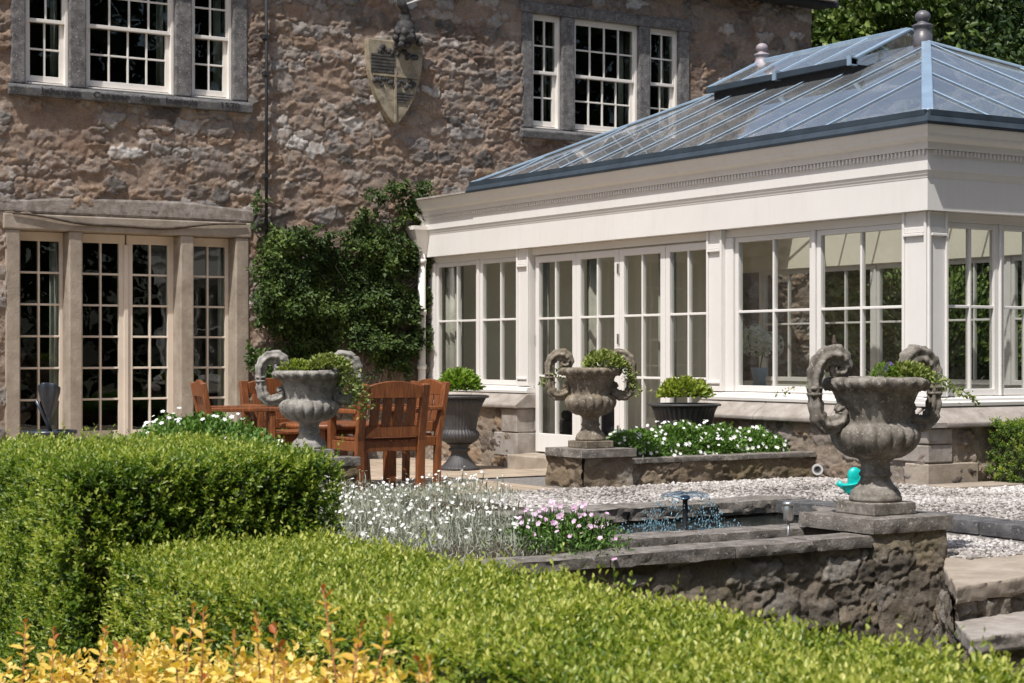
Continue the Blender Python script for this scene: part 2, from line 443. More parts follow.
class MB:
    """collects boxes, prisms, tubes and lathes into one mesh"""
    def __init__(self, O=(0, 0), U=(1, 0), Nv=(0, 1)):
        self.bm = bmesh.new()
        self.O, self.U, self.N = O, U, Nv
    def P(self, u, n, z):
        return Vector((self.O[0]+u*self.U[0]+n*self.N[0], self.O[1]+u*self.U[1]+n*self.N[1], z))
    def box(self, u0, u1, n0, n1, z0, z1):
        vs_ = [self.bm.verts.new(self.P(u, n, z)) for z in (z0, z1) for u, n in ((u0, n0), (u1, n0), (u1, n1), (u0, n1))]
        for q in ((0, 1, 2, 3), (4, 5, 6, 7), (0, 1, 5, 4), (1, 2, 6, 5), (2, 3, 7, 6), (3, 0, 4, 7)):
            self.bm.faces.new([vs_[i] for i in q])
        return self
    def prism(self, prof, u0, u1):
        """profile in (n, z) swept along u"""
        a = [self.bm.verts.new(self.P(u0, n, z)) for n, z in prof]
        b = [self.bm.verts.new(self.P(u1, n, z)) for n, z in prof]
        k = len(prof)
        self.bm.faces.new(a)
        self.bm.faces.new(b)
        for i in range(k):
            self.bm.faces.new((a[i], a[(i+1) % k], b[(i+1) % k], b[i]))
        return self
    def poly(self, pts, n0, n1):
        """polygon in (u, z) extruded along n"""
        a = [self.bm.verts.new(self.P(u, n0, z)) for u, z in pts]
        b = [self.bm.verts.new(self.P(u, n1, z)) for u, z in pts]
        k = len(pts)
        self.bm.faces.new(a)
        self.bm.faces.new(b)
        for i in range(k):
            self.bm.faces.new((a[i], a[(i+1) % k], b[(i+1) % k], b[i]))
        return self
    def bar(self, p, q, w, h, up=(0, 0, 1)):
        """rectangular bar between two world points"""
        p, q = Vector(p), Vector(q)
        d = (q-p).normalized()
        s = d.cross(Vector(up)).normalized()
        t = s.cross(d).normalized()
        vs_ = [self.bm.verts.new(c + s*sx*w/2 + t*tz*h/2) for c in (p, q) for sx, tz in ((-1, -1), (1, -1), (1, 1), (-1, 1))]
        for qd in ((0, 1, 2, 3), (4, 5, 6, 7), (0, 1, 5, 4), (1, 2, 6, 5), (2, 3, 7, 6), (3, 0, 4, 7)):
            self.bm.faces.new([vs_[i] for i in qd])
        return self
    def tube(self, pts, radii, seg=10, lobes=0, lobe_amp=0.0, cap=True, flat=1.0, smooth=True):
        pts = [Vector(p) for p in pts]
        if isinstance(radii, (int, float)):
            radii = [radii]*len(pts)
        rings, prev = [], None
        for i, p in enumerate(pts):
            d = (pts[min(i+1, len(pts)-1)]-pts[max(i-1, 0)]).normalized()
            if prev is None:
                ref = Vector((0, 0, 1)) if abs(d.z) < 0.9 else Vector((1, 0, 0))
                s = d.cross(ref).normalized()
            else:
                s = (prev - d*prev.dot(d)).normalized()
            prev = s
            t = d.cross(s)
            ring = []
            for k in range(seg):
                an = 2*math.pi*k/seg
                rr = radii[i]*(1+lobe_amp*math.cos(lobes*an))
                ring.append(self.bm.verts.new(p + s*math.cos(an)*rr*flat + t*math.sin(an)*rr))
            rings.append(ring)
        for a, b in zip(rings, rings[1:]):
            for k in range(seg):
                f = self.bm.faces.new((a[k], a[(k+1) % seg], b[(k+1) % seg], b[k]))
                f.smooth = smooth
        if cap:
            self.bm.faces.new(rings[0])
            self.bm.faces.new(rings[-1])
        return self
    def lathe(self, prof, c=(0, 0, 0), seg=48, rfun=None, smooth=True):
        rings = []
        for i, (r, z) in enumerate(prof):
            ring = []
            for k in range(seg):
                an = 2*math.pi*k/seg
                rr, zz = (r, z) if rfun is None else rfun(r, z, an, i)
                ring.append(self.bm.verts.new((c[0]+rr*math.cos(an), c[1]+rr*math.sin(an), c[2]+zz)))
            rings.append(ring)
        for a, b in zip(rings, rings[1:]):
            for k in range(seg):
                f = self.bm.faces.new((a[k], a[(k+1) % seg], b[(k+1) % seg], b[k]))
                f.smooth = smooth
        self.bm.faces.new(rings[0])
        self.bm.faces.new(rings[-1])
        return self
    def sphere(self, c, r, seg=12, sc=(1, 1, 1)):
        m = Matrix.Translation(c) @ Matrix.Diagonal((r*sc[0], r*sc[1], r*sc[2], 1))
        g = bmesh.ops.create_uvsphere(self.bm, u_segments=seg, v_segments=max(6, seg//2+2), radius=1, matrix=m)
        for v in g['verts']:
            for f in v.link_faces:
                f.smooth = True
        return self
    def build(self, name, mat, parent=None, bevel=0, seg=1):
        bmesh.ops.recalc_face_normals(self.bm, faces=self.bm.faces)
        me = bpy.data.meshes.new(name)
        self.bm.to_mesh(me)
        self.bm.free()
        o = link(name, me, mat, parent)
        if bevel:
            b = o.modifiers.new("bevel", 'BEVEL')
            b.width = bevel
            b.segments = seg
            b.limit_method = 'ANGLE'
            b.angle_limit = R(40)
        return o

def np_mesh(name, V, F, mat, parent=None, attrs=None, smooth=False):
    """V (n,3), F (m,k) same-size faces, attrs: point float attributes"""
    me = bpy.data.meshes.new(name)
    n, (m, k) = len(V), F.shape
    me.vertices.add(n)
    me.vertices.foreach_set("co", np.ascontiguousarray(V, dtype=np.float32).ravel())
    me.loops.add(m*k)
    me.loops.foreach_set("vertex_index", np.ascontiguousarray(F, dtype=np.int32).ravel())
    me.polygons.add(m)
    me.polygons.foreach_set("loop_start", np.arange(0, m*k, k, dtype=np.int32))
    me.polygons.foreach_set("loop_total", np.full(m, k, dtype=np.int32))
    if smooth:
        me.polygons.foreach_set("use_smooth", np.ones(m, dtype=bool))
    for an, arr in (attrs or {}).items():
        at = me.attributes.new(an, 'FLOAT', 'POINT')
        at.data.foreach_set("value", np.ascontiguousarray(arr, dtype=np.float32))
    me.update(calc_edges=True)
    me.validate()
    return link(name, me, mat, parent)

def unit(v):
    return v/np.maximum(np.linalg.norm(v, axis=1, keepdims=True), 1e-9)

def rnd_dirs(n):
    return unit(RNG.normal(size=(n, 3)))

def leaf_arrays(Pb, D, L, W, rnd, fold=0.25, face=None):
    """pointed leaves: base, left, right, tip and a raised or sunken midrib"""
    n = len(Pb)
    D = unit(D)
    ref = rnd_dirs(n) if face is None else unit(face + 0.35*rnd_dirs(n))
    S = unit(np.cross(D, ref))
    Nn = np.cross(S, D)
    L, W = L[:, None], W[:, None]
    v0 = Pb
    l1 = Pb + D*L*0.35 - S*W*0.5 + Nn*W*fold
    r1 = Pb + D*L*0.35 + S*W*0.5 + Nn*W*fold
    l2 = Pb + D*L*0.72 - S*W*0.36 + Nn*W*fold*0.7
    r2 = Pb + D*L*0.72 + S*W*0.36 + Nn*W*fold*0.7
    tp = Pb + D*L - Nn*L*0.08
    V = np.stack([v0, l1, l2, tp, r2, r1], 1).reshape(-1, 3)
    i = (np.arange(n)*6)[:, None]
    F = np.concatenate([i+np.array([[0, 1, 2, 3]]), i+np.array([[0, 3, 4, 5]])])
    return V, F, np.repeat(rnd, 6)

def leaves(name, Pb, D, L, W, rnd, mat, parent=None, fold=0.25, face=None):
    V, F, r = leaf_arrays(Pb, D, L, W, rnd, fold, face)
    return np_mesh(name, V, F, mat, parent, {'rnd': r})

def flowers(name, P, Nrm, rad, mat, parent=None, petals=5, cup=0.25, width=0.85):
    n = len(P)
    Nrm = unit(Nrm)
    S = unit(np.cross(Nrm, rnd_dirs(n)))
    T = np.cross(Nrm, S)
    Pb, D, L, W, Fc = [], [], [], [], []
    for k in range(petals):
        an = 2*math.pi*k/petals
        d = S*math.cos(an)+T*math.sin(an)+Nrm*cup
        Pb.append(P)
        D.append(d)
        L.append(rad)
        W.append(rad*width)
        Fc.append(Nrm)
    Pb, D, Fc = map(np.concatenate, (Pb, D, Fc))
    L, W = np.concatenate(L), np.concatenate(W)
    return leaves(name, Pb, D, L, W, RNG.random(len(Pb)), mat, parent, 0.1, Fc*3)

def rubble_panel(name, mat, parent, O, U, Nv, w, z0, z1, res=0.02, cell=(0.30, 0.17), amp=0.045, seed=1, cover=0.45, holes=(), rough=0.02, lean=0.0, rag=0.42, edgew=0.28, ridge=0.9):
    """a masonry face: real relief, one random value per stone; holes are (u0, u1, z0, z1)"""
    nu, nz = max(2, int(round(w/res))+1), max(2, int(round((z1-z0)/res))+1)
    u = np.linspace(0, w, nu)
    z = np.linspace(z0, z1, nz)
    for (a, b, c, d) in holes:                       # pull grid lines onto the opening edges
        for t in (a, b):
            if 0 < t < w:
                u[np.argmin(abs(u-t))] = t
        for t in (c, d):
            if z0 < t < z1:
                z[np.argmin(abs(z-t))] = t
    Ug, Zg = np.meshgrid(u, z)
    x = Ug + 0.10*(fbm(Ug*3.1, Zg*3.1, seed+5)-0.5)*2 + rag*cell[0]*(fbm(Ug*13, Zg*13, seed+6, 3)-0.5)*2
    y = Zg + 0.07*(fbm(Ug*3.7, Zg*3.7, seed+9)-0.5)*2 + rag*cell[1]*(fbm(Ug*13, Zg*13, seed+10, 3)-0.5)*2
    gx, gy = x/cell[0], y/cell[1]
    iy0 = np.floor(gy)
    f1 = np.full(Ug.shape, 9.0)
    f2 = np.full(Ug.shape, 9.0)
    idr = np.zeros(Ug.shape)
    idh = np.zeros(Ug.shape)
    for dy in (-1, 0, 1):
        cy = iy0+dy
        off = _hash(cy, cy*0+3, seed+40)
        ix0 = np.floor(gx-off)
        for dx in (-1, 0, 1):
            cx = ix0+dx
            px = cx+off+0.5+0.75*(_hash(cx, cy, seed)-0.5)
            py = cy+0.5+0.6*(_hash(cx, cy, seed+1)-0.5)
            ws = 0.75+0.55*_hash(cx, cy, seed+2)
            d = np.sqrt((gx-px)**2+(gy-py)**2)/ws
            nf = d < f1
            f2 = np.where(nf, f1, np.minimum(f2, d))
            idr = np.where(nf, _hash(cx, cy, seed+3), idr)
            idh = np.where(nf, _hash(cx, cy, seed+4), idh)
            f1 = np.where(nf, d, f1)
    edge = np.clip((f2-f1)/edgew, 0, 1)
    s = edge*edge*(3-2*edge)
    cover = np.clip(cover+0.75*(fbm(Ug*0.9, Zg*0.9, seed+71, 3)-0.5), 0.05, 0.9)
    stand = np.clip((idh-cover)/(1-cover), 0, 1)              # stones proud of the mortar
    stand = np.where(idh < cover, 0.12*idh, 0.35+0.65*stand)
    rid = 1-np.abs(2*fbm(Ug*7, Zg*10, seed+24, 5)-1)*2.2
    h = amp*s*stand + rough*(fbm(Ug*9, Zg*11, seed+21, 5)-0.5)*2.4 + rough*ridge*np.clip(rid, -1, 1)*(0.35+0.65*fbm(Ug*1.7, Zg*1.7, seed+27, 2)) + 0.6*rough*(fbm(Ug*2.2, Zg*2.2, seed+31, 3)-0.5)*2
    facets = (fbm(Ug*14+idr*50, Zg*24, seed+61, 4)-0.5)*amp*1.5*s*(0.25+0.75*stand)
    h = h+facets
    mask = np.clip(s*(0.25+1.1*stand), 0, 1)
    n_off = h + lean*(z1-Zg)
    V = np.stack([O[0]+Ug*U[0]+n_off*Nv[0], O[1]+Ug*U[1]+n_off*Nv[1], Zg], -1).reshape(-1, 3)
    ii, jj = np.meshgrid(np.arange(nu-1), np.arange(nz-1))
    cu, cz = (u[:-1]+u[1:])/2, (z[:-1]+z[1:])/2
    CU, CZ = np.meshgrid(cu, cz)
    keep = np.ones(CU.shape, bool)
    for (a, b, c, d) in holes:
        keep &= ~((CU > a) & (CU < b) & (CZ > c) & (CZ < d))
    b0 = (jj*nu+ii)[keep]
    F = np.stack([b0, b0+1, b0+nu+1, b0+nu], 1)
    cr = U[0]*Nv[1]-U[1]*Nv[0]
    if cr > 0:
        F = F[:, ::-1]
    return np_mesh(name, V, F, mat, parent, {'rnd': idr.ravel(), 'mask': mask.ravel()}, smooth=True)

def glazing(mb, u0, u1, z0, z1, cols, rows, n0, n1, stile=0.045, top=0.045, bottom=0.06, bar=0.02, rowz=None):
    """a glazed frame: stiles, rails and bars; returns the glass rectangle"""
    mb.box(u0, u0+stile, n0, n1, z0, z1)
    mb.box(u1-stile, u1, n0, n1, z0, z1)
    mb.box(u0+stile, u1-stile, n0, n1, z0, z0+bottom)
    mb.box(u0+stile, u1-stile, n0, n1, z1-top, z1)
    a, b, c, d = u0+stile, u1-stile, z0+bottom, z1-top
    nb0, nb1 = n0+0.006, n1-0.004
    for i in range(1, cols):
        x = a+(b-a)*i/cols
        mb.box(x-bar/2, x+bar/2, nb0, nb1, c, d)
    zs = rowz if rowz else [c+(d-c)*j/rows for j in range(1, rows)]
    for zz in zs:
        for i in range(cols):
            xa, xb = a+(b-a)*i/cols+(bar/2 if i else 0), a+(b-a)*(i+1)/cols-(bar/2 if i < cols-1 else 0)
            mb.box(xa, xb, nb0+0.002, nb1-0.002, zz-bar/2, zz+bar/2)
    return a, b, c, d

# ================================================================== GROUND
def smooth01(t):
    t = np.clip(t, 0, 1)
    return t*t*(3-2*t)

POOL = [(5.65, 7.55), (7.55, 7.55), (8.62, 9.6), (8.62, 10.15), (5.65, 10.15)]
def in_poly(x, y, poly):
    r = np.zeros(np.shape(x), bool)
    j = len(poly)-1
    for i in range(len(poly)):
        xi, yi = poly[i]
        xj, yj = poly[j]
        if yi != yj:
            r ^= ((yi > y) != (yj > y)) & (x < (xj-xi)*(y-yi)/(yj-yi)+xi)
        j = i
    return r

def ground_z(x, y):
    x, y = np.asarray(x, float), np.asarray(y, float)
    z = -0.2*smooth01((y-14.6)/1.9)
    dip = smooth01((9.8-y)/1.2)*smooth01((x-7.2)/0.4)*smooth01((8.62-x)/0.02)
    return z-0.052*dip

gn = MB()
gn.box(-150, 150, -150, 150, -0.9, -0.52)
tag(gn.build("garden_ground", M['grass']), kind='structure')

def sheet(name, x0, x1, y0, y1, res, mat, dz=0.0, cut=None):
    nx, ny = int((x1-x0)/res)+1, int((y1-y0)/res)+1
    X, Y = np.meshgrid(np.linspace(x0, x1, nx), np.linspace(y0, y1, ny))
    Z = ground_z(X, Y)+dz
    if cut:
        Z = np.where(in_poly(X, Y, POOL), -0.42, Z)
    V = np.stack([X, Y, Z], -1).reshape(-1, 3)
    ii, jj = np.meshgrid(np.arange(nx-1), np.arange(ny-1))
    b = (jj*nx+ii).ravel()
    return np_mesh(name, V, np.stack([b, b+1, b+nx+1, b+nx], 1), mat, smooth=True)

tag(sheet("gravel_terrace", -12, 40, 7.5, 34, 0.1, M['gravelbed'], 0, True), kind='structure')
tag(sheet("gravel_path", 7.625, 8.62, 7.1, 7.497, 0.1, M['gravelbed']), kind='structure')
tag(sheet("paving", -6, 8.25, 12.35, 20.05, 0.25, M['paving'], 0.012), kind='structure')
pv = sheet("paving", 8.254, 11.06, 13.85, 20.05, 0.25, M['paving'], 0.012)
tag(pv, kind='structure')
mb = MB()
mb.box(5.6, 8.62, 8.2, 10.2, -0.10, -0.055)
tag(mb.build("pool_water", M['water']), kind='structure')
mb = MB()
mb.box(11.02, 18, 10.62, 10.96, -0.03, 0.028)
tag(mb.build("paving_strip", M['sandstone'], bevel=0.006), kind='structure')

# scattered pebbles of the gravel
def pebbles(n):
    pts = []
    while sum(map(len, pts)) < n:
        x = RNG.uniform(5.3, 17.0, n)
        y = RNG.uniform(7.28, 13.0, n)
        d = 0.531*x+0.847*y
        px = 512+1780*(0.847*x-0.531*y)/d
        ok = (px > 480) & (px < 1330) & ~in_poly(x, y, [(5.2, 6.9), (7.62, 6.9), (7.70, 7.98), (8.78, 9.6), (8.98, 10.5), (5.2, 10.5)])
        ok &= ~((x > 8.58) & (x < 8.98) & (y < 10.5)) & ~((x > 11.05) & (y > 10.6)) & ~((x > 8.1) & (y > 12.36)) & ~((y < 7.6) & (x > 8.6))
        ok &= ~((x < 8.3) & (y > 12.35))
        pts.append(np.stack([x[ok], y[ok]], 1))
    P = np.concatenate(pts)[:n]
    z = ground_z(P[:, 0], P[:, 1])
    bm = bmesh.new()
    bmesh.ops.create_icosphere(bm, subdivisions=1, radius=1)
    T = np.array([v.co[:] for v in bm.verts])
    Fc = np.array([[v.index for v in f.verts] for f in bm.faces])
    bm.free()
    s = RNG.uniform(0.008, 0.021, (n, 1))*np.stack([RNG.uniform(0.8, 1.3, n), RNG.uniform(0.8, 1.3, n), RNG.uniform(0.5, 0.8, n)], 1)
    jit = 1+0.18*RNG.normal(size=(n, len(T), 1))
    V = T[None]*jit*s[:, None, :]
    an = RNG.uniform(0, 6.28, n)
    c, sn = np.cos(an)[:, None], np.sin(an)[:, None]
    V = np.stack([V[..., 0]*c-V[..., 1]*sn, V[..., 0]*sn+V[..., 1]*c, V[..., 2]], -1)
    V += np.concatenate([P, (z+RNG.uniform(0.0, 0.014, n))[:, None]], 1)[:, None, :]
    F = (Fc[None]+(np.arange(n)*len(T))[:, None, None]).reshape(-1, 3)
    o = np_mesh("gravel", V.reshape(-1, 3), F, M['pebble'], None, {'rnd': np.repeat(np.clip(RNG.random(n)*0.75+0.9*(fbm(P[:, 0]*1.6, P[:, 1]*1.6, 611, 4)-0.42), 0, 1), len(T))}, smooth=True)
    tag(o, "pale grey gravel spread over the terrace", "gravel", kind='stuff')
pebbles(44000)

# ================================================================== HOUSE
HY = 20.15
HW = dict(O=(0, HY), U=(1, 0), Nv=(0, -1))
house = empty("stone_house", "pink grey rubble stone house with mullioned windows and French windows", "house", (9, HY, 0))
def hp(mbx, name, mat, parent=None, **k):
    o = mbx.build(name, mat, None, **k)
    return put(o, parent or house)
def put(o, parent):
    """parent without moving the mesh"""
    o.parent = parent
    def wm(q):
        m = Matrix.Translation(q.location) @ q.rotation_euler.to_matrix().to_4x4()
        return m if q.parent is None else wm(q.parent) @ q.matrix_parent_inverse @ m
    o.matrix_parent_inverse = wm(parent).inverted()
    return o

holes = [(5.85+4, 8.83+4, -0.4, 2.74), (5.91+4, 8.81+4, 4.09, 5.86), (12.78+4, 15.60+4, 4.05, 5.86)]
put(rubble_panel("wall", M['wall'], None, (-4, HY), (1, 0), (0, -1), 21.9, -0.4, 6.34, 0.016, (0.31, 0.165), 0.030, 3, 0.22, holes, 0.017, 0.0, 0.33, 0.17, 0.7), house)
mb = MB()
mb.box(17.89, 17.91, HY+0.0, HY+6, -0.4, 6.3)
hp(mb, "gable_wall", M['bedwall'])
# roof with eave board and gutter
mb = MB(**HW)
mb.prism([(0.27, 6.375), (0.27, 6.43), (-4.0, 8.1), (-4.0, 8.0)], -4.2, 18.2)
hp(mb, "roof", M['slate'])
mb = MB(**HW)
mb.box(-4.1, 18.1, -0.02, 0.22, 6.30, 6.36)
mb.box(-4.1, 18.2, 0.22, 0.29, 6.30, 6.37)
hp(mb, "eave_board", M['blackiron'])
for u0, u1 in ((16.7, 18.1), (15.3, 16.68)):
    mb = MB(**HW)
    mb.box(u0, u1, 0.28, 0.35, 6.375, 6.41)
    hp(mb, "eave_slate", M['ashlar'])
# rain pipe on the wall
mb = MB()
mb.tube([(9.03, HY-0.09, 6.3), (9.03, HY-0.09, 2.2)], 0.021, 8)
for z in (5.0, 4.55, 3.3):
    mb.box(8.995, 9.065, HY-0.115, HY-0.02, z, z+0.05)
hp(mb, "rain_pipe", M['blackiron'])

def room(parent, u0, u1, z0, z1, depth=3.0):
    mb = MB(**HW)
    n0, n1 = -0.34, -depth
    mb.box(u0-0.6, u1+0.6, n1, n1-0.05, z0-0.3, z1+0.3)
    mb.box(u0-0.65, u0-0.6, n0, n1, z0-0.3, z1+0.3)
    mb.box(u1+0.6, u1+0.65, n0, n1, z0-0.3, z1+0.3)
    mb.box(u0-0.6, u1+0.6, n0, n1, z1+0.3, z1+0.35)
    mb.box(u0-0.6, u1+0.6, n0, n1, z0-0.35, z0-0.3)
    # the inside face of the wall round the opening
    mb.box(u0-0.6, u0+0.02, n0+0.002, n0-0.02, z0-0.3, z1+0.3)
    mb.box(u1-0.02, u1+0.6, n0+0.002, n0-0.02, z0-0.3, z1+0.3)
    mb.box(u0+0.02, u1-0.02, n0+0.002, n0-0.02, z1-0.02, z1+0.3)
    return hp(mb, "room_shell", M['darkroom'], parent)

def curtain(parent, u0, u1, n, z0, z1, mat):
    k = int((u1-u0)/0.012)+2
    uu = np.linspace(u0, u1, k)
    nn = n+0.02*np.sin(uu*60+u0)+0.008*np.sin(uu*151)
    V = []
    for z in (z0, z1):
        V += [(u, HY-a, z) for u, a in zip(uu, nn)]
    F = np.array([[i, i+1, k+i+1, k+i] for i in range(k-1)])
    o = np_mesh("curtain", np.array(V), F, mat, None, smooth=True)
    so = o.modifiers.new("thick", 'SOLIDIFY')
    so.thickness = 0.006
    return put(o, parent)

def sash_window(label, u0, u1, z0, z1, lights, zs, zl, sill_text):
    """stone mullioned window with sliding sashes; zs sill top, zl lintel underside"""
    w = MB(**HW)
    cuts = [u0]
    for a, b, _ in lights:
        cuts += [a, b]
    cuts.append(u1)
    for a, b in zip(cuts[0::2], cuts[1::2]):
        w.poly([(a, zs), (b, zs), (b, zl), (a, zl)], -0.34, 0.035)
    w.box(u0-0.03, u1+0.03, -0.34, 0.05, zl, z1+0.02)
    win = hp(w, "window", M['greystone'], bevel=0.018, seg=2)
    win['label'] = label
    s = MB(**HW)
    s.prism([(-0.34, z0-0.01), (0.10, z0-0.01), (0.11, z0+0.085), (0.02, zs), (-0.34, zs+0.012)], u0-0.04, u1+0.04)
    put(s.build("sill", M['darkstone'], bevel=0.008), win)
    for a, b, cols in lights:
        f = MB(**HW)
        e = 0.035
        f.box(a, a+e, -0.16, -0.03, zs+0.012, zl)
        f.box(b-e, b, -0.16, -0.03, zs+0.012, zl)
        f.box(a+e, b-e, -0.16, -0.03, zl-e, zl)
        f.prism([(-0.16, zs+0.012), (-0.015, zs+0.012), (-0.015, zs+0.03), (-0.16, zs+0.055)], a+e, b-e)
        mid = (zs+0.05+zl-e)/2
        g1 = glazing(f, a+e, b-e, mid-0.03, zl-e-0.002, cols, 2, -0.085, -0.045, 0.03, 0.04, 0.04, 0.021)
        g2 = glazing(f, a+e, b-e, zs+0.052, mid+0.008, cols, 2, -0.132, -0.090, 0.048, 0.035, 0.07, 0.021)
        put(f.build("sash", M['sash'], bevel=0.003), win)
        p = MB(**HW)
        p.box(g1[0], g1[1], -0.070, -0.066, g1[2], g1[3])
        p.box(g2[0], g2[1], -0.116, -0.112, g2[2], g2[3])
        put(p.build("pane", M['oldglass']), win)
        curtain(win, b-0.12, b-0.03, -0.30, zs, zl, M['curtain'])
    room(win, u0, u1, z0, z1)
    if sill_text:
        txt, uc, wdt = sill_text
        fc = bpy.data.curves.new("lettering", 'FONT')
        fc.body = txt
        fc.size = 0.115
        fc.align_x = 'CENTER'
        fc.extrude = 0.002
        fc.offset = 0.002
        fc.materials.append(M['letter'])
        tmp = bpy.data.objects.new("lettering", fc)
        C.objects.link(tmp)
        bpy.context.view_layer.update()
        me = bpy.data.meshes.new_from_object(tmp.evaluated_get(bpy.context.evaluated_depsgraph_get()))
        sx = wdt/max(tmp.dimensions.x, 0.01)
        bpy.data.objects.remove(tmp)
        o = link("lettering", me, M['letter'])
        o.location = (uc, HY-0.113, z0+0.026)
        o.rotation_euler = (R(84), 0, 0)
        o.scale = (sx, 0.82, 1)
        put(o, win)
    return win

sash_window("left upper window with a carved inscription on its dark sill", 5.91, 8.81, 4.09, 5.86,
            [(6.08, 6.59, 2), (6.79, 7.88, 4), (8.09, 8.62, 2)], 4.22, 5.73, ("Johannes    Caneter    Sunt  Instituit        1570", 7.45, 2.45))
sash_window("right upper window above the conservatory roof", 12.78, 15.60, 4.05, 5.86,
            [(12.95, 13.42, 2), (13.63, 14.72, 4), (14.91, 15.42, 2)], 4.18, 5.73, None)

# French windows
fw = MB(**HW)
for a, b in ((5.85, 6.02), (6.585, 6.745), (7.945, 8.115), (8.655, 8.83)):
    fw.box(a, b, -0.34, 0.03, -0.35, 2.56)
fw.box(5.82, 8.86, -0.34, 0.045, 2.56, 2.74)
fwin = hp(fw, "french_window", M['sandstone'], bevel=0.016, seg=2)
lt = MB(**HW)
lt.poly([(5.7, 2.742), (8.9, 2.742), (8.92, 2.90), (8.0, 2.965), (6.6, 2.945), (5.66, 2.88)], -0.05, 0.04)
put(lt.build("relieving_lintel", M['lintel'], bevel=0.03, seg=2), fwin)
cb = MB()
pts = []
for i in range(25):
    t = i/24
    pts.append((5.92+2.85*t, HY-0.062-0.01*math.sin(9*t), 2.735-0.105*math.sin(math.pi*t)**1.3+0.01*math.sin(17*t)))
cb.tube(pts, [0.010+0.008*math.sin(math.pi*i/24) for i in range(25)], 7)
put(cb.build("hanging_cable", M['bark']), fwin)
bars6 = [0.24+0.369*k for k in range(1, 6)]
def light_frame(name, a, b, stl):
    f = MB(**HW)
    g = glazing(f, a, b, -0.02, 2.555, 2, 6, -0.255, -0.20, stl, 0.105, 0.26, 0.024, bars6)
    o = put(f.build(name, M['creamwood'], bevel=0.003), fwin)
    p = MB(**HW)
    p.box(g[0], g[1], -0.23, -0.226, g[2], g[3])
    put(p.build("pane", M['oldglass']), fwin)
    return o
light_frame("side_light", 6.02, 6.585, 0.04)
light_frame("door_leaf", 6.745, 7.335, 0.075)
light_frame("door_leaf", 7.355, 7.945, 0.075)
light_frame("side_light", 8.115, 8.655, 0.045)
ms = MB(**HW)
ms.box(7.318, 7.372, -0.198, -0.18, 0.0, 2.44)
put(ms.build("meeting_bead", M['creamwood'], bevel=0.004), fwin)
for a, b in ((6.46, 6.56), (8.55, 8.64)):
    curtain(fwin, a, b, -0.29, 0, 2.5, M['curtain'])
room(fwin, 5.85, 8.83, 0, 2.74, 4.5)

# carved shield with its crest, fixed to the wall
sh = empty("carved_shield", "carved stone heraldic shield with dark crest on the house wall", "stone shield", (10.80, HY-0.06, 4.6))
SW = dict(O=(0, HY), U=(1, 0), Nv=(0, -1))
def shield_pts(cx, w, zt, zb, k=14):
    P = [(cx-w/2, zt), (cx+w/2, zt)]
    for i in range(1, k):
        t = i/k
        P.append((cx+w/2*(1-t**2.5)**0.9, zt-(zt-zb)*t))
    P.append((cx, zb))
    for i in range(k-1, 0, -1):
        t = i/k
        P.append((cx-w/2*(1-t**2.5)**0.9, zt-(zt-zb)*t))
    return P
sm = stone_mat("shield_stone", (0.17, 0.14, 0.10), (0.31, 0.265, 0.19), (0.42, 0.37, 0.28), 9, lichen=(0.15, 0.135, 0.11))
sdk = stone_mat("shield_dark_stone", (0.03, 0.03, 0.032), (0.07, 0.068, 0.068), (0.15, 0.145, 0.14), 12, bs=0.8)
mb = MB(**SW)
mb.poly(shield_pts(10.81, 0.80, 5.14, 4.05), 0.0, 0.12)
put(mb.build("shield_board", sm, bevel=0.015, seg=2), sh)
mb = MB(**SW)
for k in range(6):
    mb.box(10.45, 10.785, 0.122, 0.136, 4.72+0.042*k, 4.745+0.042*k)
put(mb.build("carved_bars", sdk), sh)
mb = MB(**SW)
for k in range(4):
    x = 0.34-0.05*(3-k)
    mb.box(10.815, 10.80+x*0.82, 0.122, 0.136, 4.36+0.035*k, 4.38+0.035*k)
put(mb.build("carved_bars", sdk), sh)
mb = MB(**SW)
mb.box(10.785, 10.812, 0.122, 0.14, 4.10, 4.78)
mb.box(10.48, 11.12, 0.122, 0.138, 4.675, 4.70)
put(mb.build("carved_cross", sm), sh)
rr = random.Random(5)
for cx0, cx1, cz in ((10.50, 10.78, 4.60), (10.84, 11.07, 4.60), (10.58, 10.80, 5.02), (10.84, 11.10, 4.98)):
    mb = MB()
    for k in range(9):
        t = k/8
        mb.sphere((cx0+(cx1-cx0)*t, HY-0.125, cz+rr.uniform(-0.045, 0.045)), rr.uniform(0.022, 0.04), 7, (1, 0.7, 1))
    put(mb.build("carved_beast", sdk), sh)
mb = MB()
mb.lathe([(0.03, 0.0), (0.14, 0.02), (0.17, 0.09), (0.12, 0.15), (0.135, 0.2), (0.10, 0.27), (0.06, 0.31), (0.085, 0.36), (0.05, 0.42), (0.02, 0.45)], (10.92, HY-0.16, 5.10), 14)
for k in range(16):
    an = rr.uniform(0, 6.28)
    r_ = rr.uniform(0.10, 0.24)
    mb.sphere((10.90+r_*math.cos(an), HY-0.16-abs(rr.uniform(0, 0.12)), 5.12+rr.uniform(-0.06, 0.14)), rr.uniform(0.03, 0.06), 7)
mb.tube([(10.92, HY-0.2, 5.5), (10.84, HY-0.22, 5.60), (10.80, HY-0.22, 5.70)], [0.05, 0.06, 0.03], 8)
put(mb.build("crest", sdk), sh)
mb = MB()
mb.tube([(10.92, HY-0.2, 5.60), (11.10, HY-0.26, 5.68), (11.32, HY-0.30, 5.74)], [0.018, 0.016, 0.008], 6)
put(mb.build("crest_blade", M['pvc']), sh)

